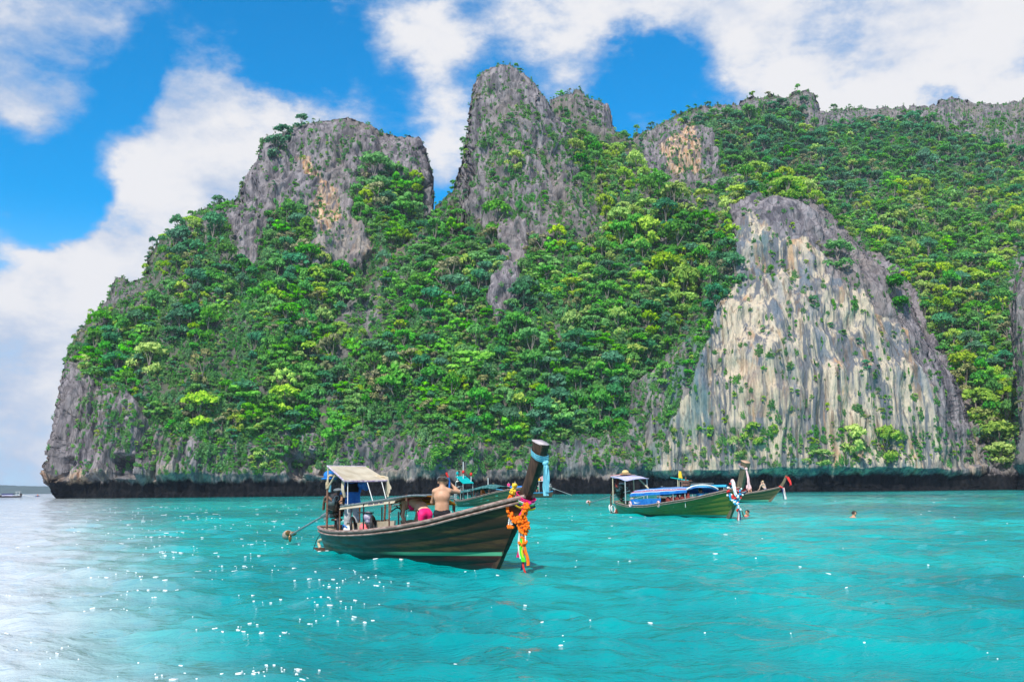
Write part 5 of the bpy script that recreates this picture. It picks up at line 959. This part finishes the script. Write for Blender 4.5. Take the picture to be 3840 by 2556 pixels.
for k, (m, f_) in enumerate([('white', .93), ('redc', .80), ('white', .66), ('white', -.2)]):
    g = arch(-8.6, -2.4, .86, [1.10, 1.16, 1.22, 1.30], [1.36, 1.44, 1.46, 1.44], 20, 41); i = int((1 - f_) / 2 * 40); w_ = 1 if k != 3 else 2; gg = g[:, i:i + w_ + 1] + np.array([0, 0, .022]); part('stripe', slab(gg, .008), MT[m], ca)
rr = np.random.default_rng(8); ga = arch(-8.6, -2.4, .86, [1.10, 1.16, 1.22, 1.30], [1.36, 1.44, 1.46, 1.44], 121, 61) + np.array([0, 0, .018])
part('lettering', [slab(ga[18 + 3 * k:20 + 3 * k + (k % 3 == 0), 5:8 + (k % 2)], .006) for k in range(26) if k % 7 != 6], MT['white'], ca, False)
part('edge_band', [closed_tube([(-2.4, .86 * t, 1.35 + .2 * (1 - abs(t) ** 2.6)) for t in np.linspace(-1, 1, 15)], .035)], MT['white'], ca)
for x in (-8.5, -7.0, -5.2, -3.8, -2.6):
    for y in (-.84, .84): part('canopy_post', closed_tube([(x, y, .5), (x, y, 1.22)], .02), MT['lead'], gb)
sc_ = part('side_screen', slab(bil((-8.5, -.87, .84), (-5.0, -.90, .93), (-5.0, -.92, .52), (-8.5, -.88, .45), 6, 12, lambda u, v: .012 * np.sin(v * 13)), .012), MT['bcanvas'], gb)
part('side_screen', slab(bil((-8.5, .80, .86), (-3.0, .86, .98), (-3.0, .88, .55), (-8.5, .82, .5), 5, 10), .012), MT['maroon'], gb)
part('mark', slab(bil((-8.1, -.895, .76), (-8.0, -.895, .62), (-7.2, -.905, .70), (-7.9, -.897, .66), 3, 4), .006), MT['white'], sc_)
def thing2(fr, name, shapes, mat, label, cat, group=None, at_=(0, 0, 0), smooth=True): return thing1(name, shapes, mat, fr, label, cat, group, smooth, at_)
for k in range(5): thing2(B, 'life_jacket', [ell((0, 0, 0), (.22, .07, .16)), ell((.05, 0, .1), (.14, .06, .1))], MT['maroon'], ['dark red life jacket nearest the blue side screen of the green boat', 'second dark red life jacket from the blue side screen', 'middle dark red life jacket in the row inside green boat', 'fourth dark red life jacket from the blue side screen', 'dark red life jacket nearest the bow in green boat'][k], 'life jacket', 'dark red life jackets in the green boat', (-4.6 + .5 * k, -.72, .82 + .04 * k))
thing2(B, 'fender', torus((0, 0, 0), .13, .045, (.1, 1, .1)), MT['rose'], 'pale ring fender at the aft lower corner of blue screen', 'fender', 'ring fenders on the green boat', (-8.45, -.93, .58))
thing2(B, 'fender', torus((0, 0, 0), .13, .045, (.1, 1, .1)), MT['rose'], 'pale ring fender at the forward lower corner of blue screen', 'fender', 'ring fenders on the green boat', (-5.15, -.96, .63))
st = thing2(B, 'straw_hat', [ell((0, 0, .02), (.34, .34, .03)), ell((0, 0, .1), (.2, .2, .14))], MT['straw'], 'straw hat lying on the striped aft awning of the green boat', 'hat', None, (-10.9, 0, 2.22))
part('ribbon', torus((0, 0, .06), .2, .015, (0, 0, 1)), MT['brown'], st)
thing2(B, 'wicker_basket', [torus((0, 0, .2), .3, .04), torus((0, 0, .0), .22, .04), ell((0, 0, .05), (.26, .26, .12)), closed_tube([(0, 0, .1), (0, 0, .42)], .04)], MT['rust'], 'brown basket with upright handle on top of the blue canopy', 'basket', None, (-4.9, .5, 1.56))
sash2 = root('cloth_scarf', B.w((1.55, 0, 2.36)), B.yaw, 'pale pink sash tied at the top of the green boat prow', 'sash')
for k in range(2): band((-.2, 0), .24, .2, -.02 + .05 * k, -.09, .07, MT['rose'], sash2, 'wrap', lean=.55)
part('knot', ell((.1, -.08, -.12), (.07, .07, .07)), MT['rose'], sash2); ribbon((.12, -.09, -.15), (.3, -.05, -1.0), .08, .14, MT['rose'], 'tail', sash2)
gar2 = root('flower_garland', B.w((1.05, 0, 1.3)), B.yaw, 'red white and blue pompom garland hung on the green boat prow', 'garland')
for i, (m, z) in enumerate([('redc', .06), ('white', .0), ('navy', -.05)]): band((-.1, 0), .27 + .012 * i, .17 + .006 * i, z, -.1, .06, MT[m], gar2, 'wrap', lean=.6)
for sd, m in ((31, 'skyb'), (32, 'white'), (33, 'redc')):
    part('pompoms', balls([(-.55, -.2, .25), (-.62, -.25, -.05), (-.45, -.3, -.3), (-.1, -.3, -.42), (.2, -.25, -.3), (.3, -.2, -.05)], 18, .075, .062, sd) + balls([(.0, -.28, -.4), (.05, -.28, -.6), (.08, -.28, -.85)], 7, .06, .058, sd + 9), MT[m], gar2, kind='stuff')
part('bow_knot', [ell((-.42, -.18, .40), (.12, .08, .11)), ell((-.34, -.2, .28), (.09, .07, .1)), ell((-.48, -.15, .28), (.07, .06, .09))], MT['rose'], gar2); ribbon((-.3, -.22, .4), (-.05, -.25, -.25), .16, .14, MT['white'], 'ribbon', gar2)
for k, m in enumerate(['redc', 'white', 'navy']): ribbon((.02 + .055 * k, -.25, -.55), (.08 + .06 * k, -.25, -1.32), .055, .06, MT[m], 'ribbon', gar2)
seated('person in a bright blue shirt sitting forward in the green boat', B, (-2.7, .1, .55), math.pi, MT['dark'], MT['skyb'], MT['hair'])

# ---- the boat behind it with the woman on its bow
Cc = Fr((24.23, 95.06), (.95, -.31))
pb = root('longtail_boat', Cc.o, Cc.yaw, 'olive longtail boat with flat blue canopy behind the green boat', 'boat', g_)
POSTC = dict(path=[(-.16, 0, -.2), (0, 0, 0), (.55, 0, .7), (.98, 0, 1.2), (1.15, 0, 1.42), (1.38, 0, 1.8), (1.62, 0, 2.35), (1.66, 0, 2.45)], t=[0, .15, .5, .62, 1], dx=[.2, .26, .3, .26, .16], hy=[.06, .08, .1, .09, .08])
make_hull(pb, 10.5, SB, [.6, .52, .5, .55, .72, .86, 1.08, 1.3, 1.45], [.45, .6, .75, .85, .9, .86, .66, .4, .2, .07], hull_paint('olive_hull_paint', (.09, .12, .04), (.085, .075, .03), (.16, .12, .04), (.12, .42, .30), (.05, .03, .02), dict(L=10.5, z0=.1, sl=.0, w=.1)), MT['brown'], MT['rail'], False, 5, MT['greypost'], POSTC, MT['redc'])
part('canopy', slab(arch(-7.4, -4.0, .75, [1.5, 1.52], [1.66, 1.66], 10, 11, .05), .03), MT['skyb'], pb)
part('roof_board', box((-6.3, -.3, 1.78), (2.2, .35, .05)), MT['lead'], pb, False)
for x in (-7.2, -5.6, -4.2):
    for y in (-.7, .7): part('canopy_post', closed_tube([(x, y, .5), (x, y, 1.52)], .03), MT['lead'], pb)
part('awning', slab(bil((-9.3, -.6, 2.42), (-9.3, .6, 2.42), (-7.7, .6, 2.15), (-7.7, -.6, 2.1), 6, 6), .05), MT['teal'], pb)
for x, y in ((-8.6, -.5), (-8.6, .5), (-8.2, -.5)): part('awning_post', closed_tube([(x, y, .5), (x, y, 2.3)], .04), MT['pipe'], pb)
engine(pb, (-10.2, 0, 1.2), (-13.0, 0, .4), ('iron', 'steel'), 1.0)
ribbon((-8.3, -.4, 3.0), (-8.35, -.4, 2.35), .3, .34, MT['yellow'], 'flag', pb); part('flag_pole', closed_tube([(-8.5, -.4, 1.0), (-8.5, -.4, 3.1)], .03), MT['pipe'], pb)
part('cushion', slab(bil((-4.4, -.6, .95), (-4.4, .6, .95), (-2.2, .5, 1.02), (-2.2, -.5, 1.0), 5, 5), .1), MT['rose'], pb)
rb2 = root('prow_ribbons', Cc.w((1.3, 0, 1.6)), Cc.yaw, 'red sash and tricolour ribbons on the thin prow behind', 'ribbons')
part('wrap', [torus((.28, 0, .72), .12, .05, (.4, 0, 1)), torus((-.25, 0, -.22), .2, .07, (.5, 0, 1))], MT['redc'], rb2); ribbon((.35, -.1, .72), (.62, -.1, -.05), .2, .32, MT['redc'], 'tail', rb2)
for k, m in enumerate(['navy', 'white', 'rose']): ribbon((-.22 + .09 * k, -.2, -.25), (-.02 + .1 * k, -.2, -1.32), .1, .1, MT[m], 'ribbon', rb2)
ph = vv(-.42, -.25, 1.18)
seated('woman in a dark bikini sitting with drawn up knees on the rear boat bow', Cc, tuple(ph), math.pi, MT['fair'], None, MT['blond'], .02, True, MT['purple'], [('camera', box(ph + vv(-.42, .0, .68), (.07, .16, .1)), MT['black'])])
seated('bare shouldered person sitting just behind the green boat prow', Cc, (-2.0, .3, 1.0), -1.2, MT['skin'], MT['rose'], MT['hair'], .025)

# ---- the boat with the turquoise awning behind the near prow
D_ = Fr((-4.65 + .55 * 10.2, 88.3 - .835 * 10.2), (.55, -.835))
tb = root('longtail_boat', D_.o, D_.yaw, 'green longtail boat with turquoise awning, seen between standing man and near prow', 'boat', g_)
make_hull(tb, 10.2, SB, [.58, .50, .56, .82, 1.15, 1.35, 1.5, 1.6, 1.65], [.45, .62, .8, .92, 1.0, .95, .72, .42, .22, .08], hull_paint('mossy_hull_paint', (.10, .15, .09), (.085, .12, .055), (.16, .15, .06), None, (0, 0, 0), dict(L=10.2, z0=0, sl=0, w=0)), MT['brown'], MT['rail'], False, 6, MT['greypost'], dict(POSTC, path=[(a + (.2 if c > 1 else 0), b_, c * 1.12) for a, b_, c in POSTC['path']]), MT['tan'])
rr = np.random.default_rng(12)
wv = np.interp(np.linspace(.42, .72, 30), [.42, .72], [.96, .9])
hx_, hz_ = smoothed(SB[0], [.58, .50, .56, .82, 1.15, 1.35, 1.5, 1.6, 1.65], 60); hwx, hww = smoothed(SB[1], [.45, .62, .8, .92, 1.0, .95, .72, .42, .22, .08], 25); HD = hull_fn(10.2, (hx_, hwx), hz_, hww)
pat = []
for k in range(22):
    s0 = .40 + .32 * rr.random(); v0 = .45 + .45 * rr.random(); g = np.stack([HD(np.linspace(s0, s0 + .03, 3), np.full(3, v0 + e)) * np.array([1, -1, 1]) + np.array([0, -.012, 0]) for e in (.0, .08)], 0); pat.append(slab(g, .01))
part('paint_patch', pat, pm('flaking_teal_paint', (.05, .35, .24), .6, (.10, .42, .30), 8), tb)
g = [slab(np.stack([HD(np.linspace(s0, s0 + .006, 2), np.full(2, v0 + e)) * np.array([1, -1, 1]) + np.array([0, -.014, 0]) for e in (.0, .05)], 0), .008) for s0, v0 in [(.15 + .0095 * k, .62 + .02 * (k % 2)) for k in range(12)]]; part('lettering', g, MT['white'], tb, False)
part('awning', slab(bil((-10.0, -.6, 2.58), (-10.3, .6, 2.62), (-8.9, .6, 1.98), (-8.7, -.6, 1.94), 8, 8), .03), MT['teal'], tb)
part('awning_frame', [closed_tube(smooth_path([(-9.9, -.6, .5), (-9.95, -.6, 1.8), (-9.85, -.55, 2.15), (-9.4, .3, 2.15), (-9.3, .55, 2.1)], 5), .035), closed_tube([(-8.8, -.55, .5), (-8.8, -.55, 1.95)], .03), closed_tube([(-9, .55, .5), (-9, .55, 2.0)], .03)], MT['lead'], tb)
engine(tb, (-10.1, 0, 1.25), (-13.2, 0, .45), ('iron', 'steel'), 1.3, False); part('exhaust_hose', closed_tube(smooth_path([(-9.9, -.3, 1.7), (-10.4, -.4, 1.5), (-10.5, -.4, .8), (-10.5, -.4, .1)], 6), .05), MT['lead'], tb)
part('canopy', slab(arch(-9.2, -6.6, .85, [1.15, 1.4], [1.4, 1.62], 12, 11, .06), .025), MT['dteal'], tb); part('forward_canopy', slab(arch(-6.5, -3.2, .8, [1.45, 1.6, 1.5], [1.68, 1.86, 1.66], 12, 11, .05), .025), MT['dteal'], tb)
for x in (-8.8, -7.6, -6.6, -5.4, -4.2):
    for y in (-.8, .8): part('canopy_post', closed_tube([(x, y, .6), (x, y, 1.4)], .025), MT['lead'] if x < -7 else MT['rust'], tb)
part('side_screen', slab(bil((-8.6, .7, 1.05), (-6.7, .8, 1.25), (-6.7, .82, .7), (-8.6, .74, .55), 4, 6), .012), MT['teal'], tb)
part('flag_pole', closed_tube([(-5.6, 0, 1.6), (-5.6, 0, 2.4)], .03), MT['white'], tb)
for i, (x, R) in enumerate([(-8.35, .3), (-7.1, .3)]): thing2(D_, 'tyre_fender', torus((0, 0, 0), R, .05, (.5, .85, .1), 20, 8), MT['black'], ['left black tyre fender standing in the turquoise awning boat', 'right black tyre fender standing in the turquoise awning boat'][i], 'fender', 'tyre fenders in the turquoise boat', (x, -.75, .95 + .2 * i))
seated('person in an orange top sitting under the dark teal canopy', D_, (-6.4, -.1, .8), .4, MT['skin'], MT['orange'], MT['hair'], .03); seated('pale shirted person sitting aft under dark teal canopy', D_, (-7.6, .1, .6), .2, MT['fair'], MT['rose'], MT['hair'], .03)
for i, (x, y, z, m, lab) in enumerate([(-10.2, -.3, 2.85, 'teal', 'green float hung above the turquoise awning'), (-9.7, .0, 2.95, 'redc', 'red float on the white pole above turquoise awning'), (-9.2, .5, 2.75, 'redc', 'small red float at the far corner of turquoise awning')]):
    o = thing2(D_, 'float', ell((0, 0, 0), (.12, .12, .16)), MT[m], lab, 'float', None, (x, y, z)); part('pole', closed_tube([(0, 0, -.75), (0, 0, .9 if i == 1 else .1)], .03), MT['white'], o)

# ---- the far boat seen past the prow, stern to the right
E_ = Fr((6.7 - .95 * 9, 170 - .3 * 9), (-.95, -.3))
fb = root('longtail_boat', E_.o, E_.yaw, 'red brown longtail boat with blue rim by the cliff, stern right', 'boat', g_)
make_hull(fb, 8.6, SB, [1.05, .9, .8, .8, .9, 1.05, 1.25, 1.4, 1.5], [.5, .6, .75, .85, .9, .86, .66, .4, .2, .07], hull_paint('russet_hull_paint', (.26, .10, .05), (.22, .09, .045), (.32, .15, .08), None, (0, 0, 0), dict(L=8.6, z0=0, sl=0, w=0)), MT['brown'], MT['skyb'], False, 5, MT['greypost'], POSTC, MT['tan'])
engine(fb, (-8.4, 0, 1.75), (-12.3, 0, .35), ('steel', 'lead'), 1.3, False)
part('awning', slab(bil((-7.6, -.6, 2.74), (-7.6, .6, 2.74), (-6.1, .6, 2.72), (-6.1, -.6, 2.72), 4, 4), .06), MT['white'], fb)
for x in (-7.4, -6.3): part('awning_post', closed_tube([(x, .5, .8), (x, .5, 2.7)], .05), MT['lead'], fb)
part('canopy', slab(arch(-4.6, -.9, .75, [1.6, 1.62], [1.95, 1.95], 8, 9, .08), .04), MT['bcanvas'], fb)
for x in (-4.3, -1.3):
    for y in (-.65, .65): part('canopy_post', closed_tube([(x, y, .8), (x, y, 1.65)], .04), MT['lead'], fb)
ribbon((-6.9, 0, 3.5), (-7.2, 0, 2.78), .5, .5, MT['rose'], 'flag', fb); ribbon((-6.5, 0, 3.2), (-6.55, 0, 2.78), .3, .35, MT['yellow'], 'flag', fb)
seated('person in a green shirt and white cap seated at the far boat stern', E_, (-6.4, .0, 1.1), 0.3, MT['dark'], MT['gshirt'], MT['white'], .04)
seated('left of two bare shouldered people above the far blue canopy', E_, (-1.0, .4, 1.75), 1.2, MT['fair'], MT['pink'], MT['hair'], .045); seated('right of two bare shouldered people above the far blue canopy', E_, (-2.1, .4, 1.8), 1.4, MT['fair'], MT['rose'], MT['blond'], .045)

# ---- open water at far left
G_ = Fr((-201.6, 392), (-.98, -.1))
ob = root('longtail_boat', G_.o, G_.yaw, 'small dark longtail boat on open sea at the far left edge', 'boat', g_)
make_hull(ob, 9.5, SB, [.6, .55, .5, .55, .7, .85, 1.05, 1.25, 1.4], [.45, .6, .75, .85, .9, .86, .66, .4, .2, .07], hull_paint('dusky_hull_paint', (.05, .045, .06), (.05, .045, .06), (.07, .06, .07), None, (0, 0, 0), dict(L=9.5, z0=0, sl=0, w=0)), MT['brown'], MT['brown'], False, 4, MT['greypost'], POSTC, MT['tan'])
part('awning', slab(bil((-9.4, -.7, 2.2), (-9.4, .7, 2.2), (-7.4, .7, 2.1), (-7.4, -.7, 2.1), 4, 4), .08), MT['white'], ob)
for x in (-9.0, -7.8): part('awning_post', closed_tube([(x, .5, .5), (x, .5, 2.2)], .06), MT['white'], ob)
part('canopy', slab(arch(-6.8, -2.4, .8, [1.2, 1.2], [1.5, 1.5], 8, 9, .1), .05), MT['navy'], ob); part('side_screen', slab(bil((-6.6, .8, .9), (-2.6, .8, .9), (-2.6, .85, .5), (-6.6, .85, .5), 3, 4), .02), MT['lav'], ob)
engine(ob, (-9.4, 0, 1.1), (-14.0, 0, .3), ('iron', 'steel'), 1.4, False)
Kk = Fr((-229.7, 486), (1, 0))
ky = root('kayak', Kk.o, 0, 'tiny dark kayak on the open sea by the headland', 'kayak')
part('hull', ell((0, 0, .1), (1.3, .4, .25), 16, 8), MT['navy'], ky)
seated('kayaker in an orange life vest on the open sea', Kk, (0, 0, .4), .3, MT['dark'], MT['orange'], MT['hair'], .05)

# ---- swimmers
def swimmer(label, p, yaw, skin, hair, arm, extra=()):
    fr = Fr((p[0], p[1]), (math.cos(yaw), math.sin(yaw))); f, r = vv(1, 0, 0), vv(0, -1, 0)
    J = MJ(vv(0, 0, -1.28), f, r, dict(pelvis=(0, -.35, .98), waist=(0, -.2, 1.1), chest=(0, -.05, 1.2), neck=(0, .05, 1.33), head=(0, .1, 1.45), shR=(.17, 0, 1.26), shL=(-.17, 0, 1.26), elR=(.36, .15, 1.22 + arm * .12), wrR=(.52, .22, 1.26 + arm * .25), elL=(-.38, .1, 1.24), wrL=(-.58, .16, 1.27),
        hipR=(.09, -.4, .95), hipL=(-.09, -.4, .95), knR=(.12, -.7, .8), knL=(-.12, -.7, .8), anR=(.12, -1.05, .75), anL=(-.12, -1.05, .8)))
    J['face'] = f; J['ftR'] = J['anR'] + vv(-.15, 0, -.05); J['ftL'] = J['anL'] + vv(-.15, 0, -.05); P, D = body(J, .95)
    return person(label, P, vv(0, 0, 0), fr, skin, .016, (), [('hair', hair_shell(D, None), hair)] + list(extra))
swimmer('swimmer with a red float vest in the water beside green prow', (11.55, 50.3), -.9, MT['skin'], MT['hair'], 1, [('float_vest', [ell((-.1, .28, .0), (.16, .34, .07)), ell((.06, 0, -.02), (.12, .22, .06))], MT['redc'])])
swimmer('swimmer with dark wet hair alone in turquoise water right of boats', (15.45, 46.1), .4, MT['skin'], MT['hair'], 0)
print('scene', round(time.time() - T0, 1))
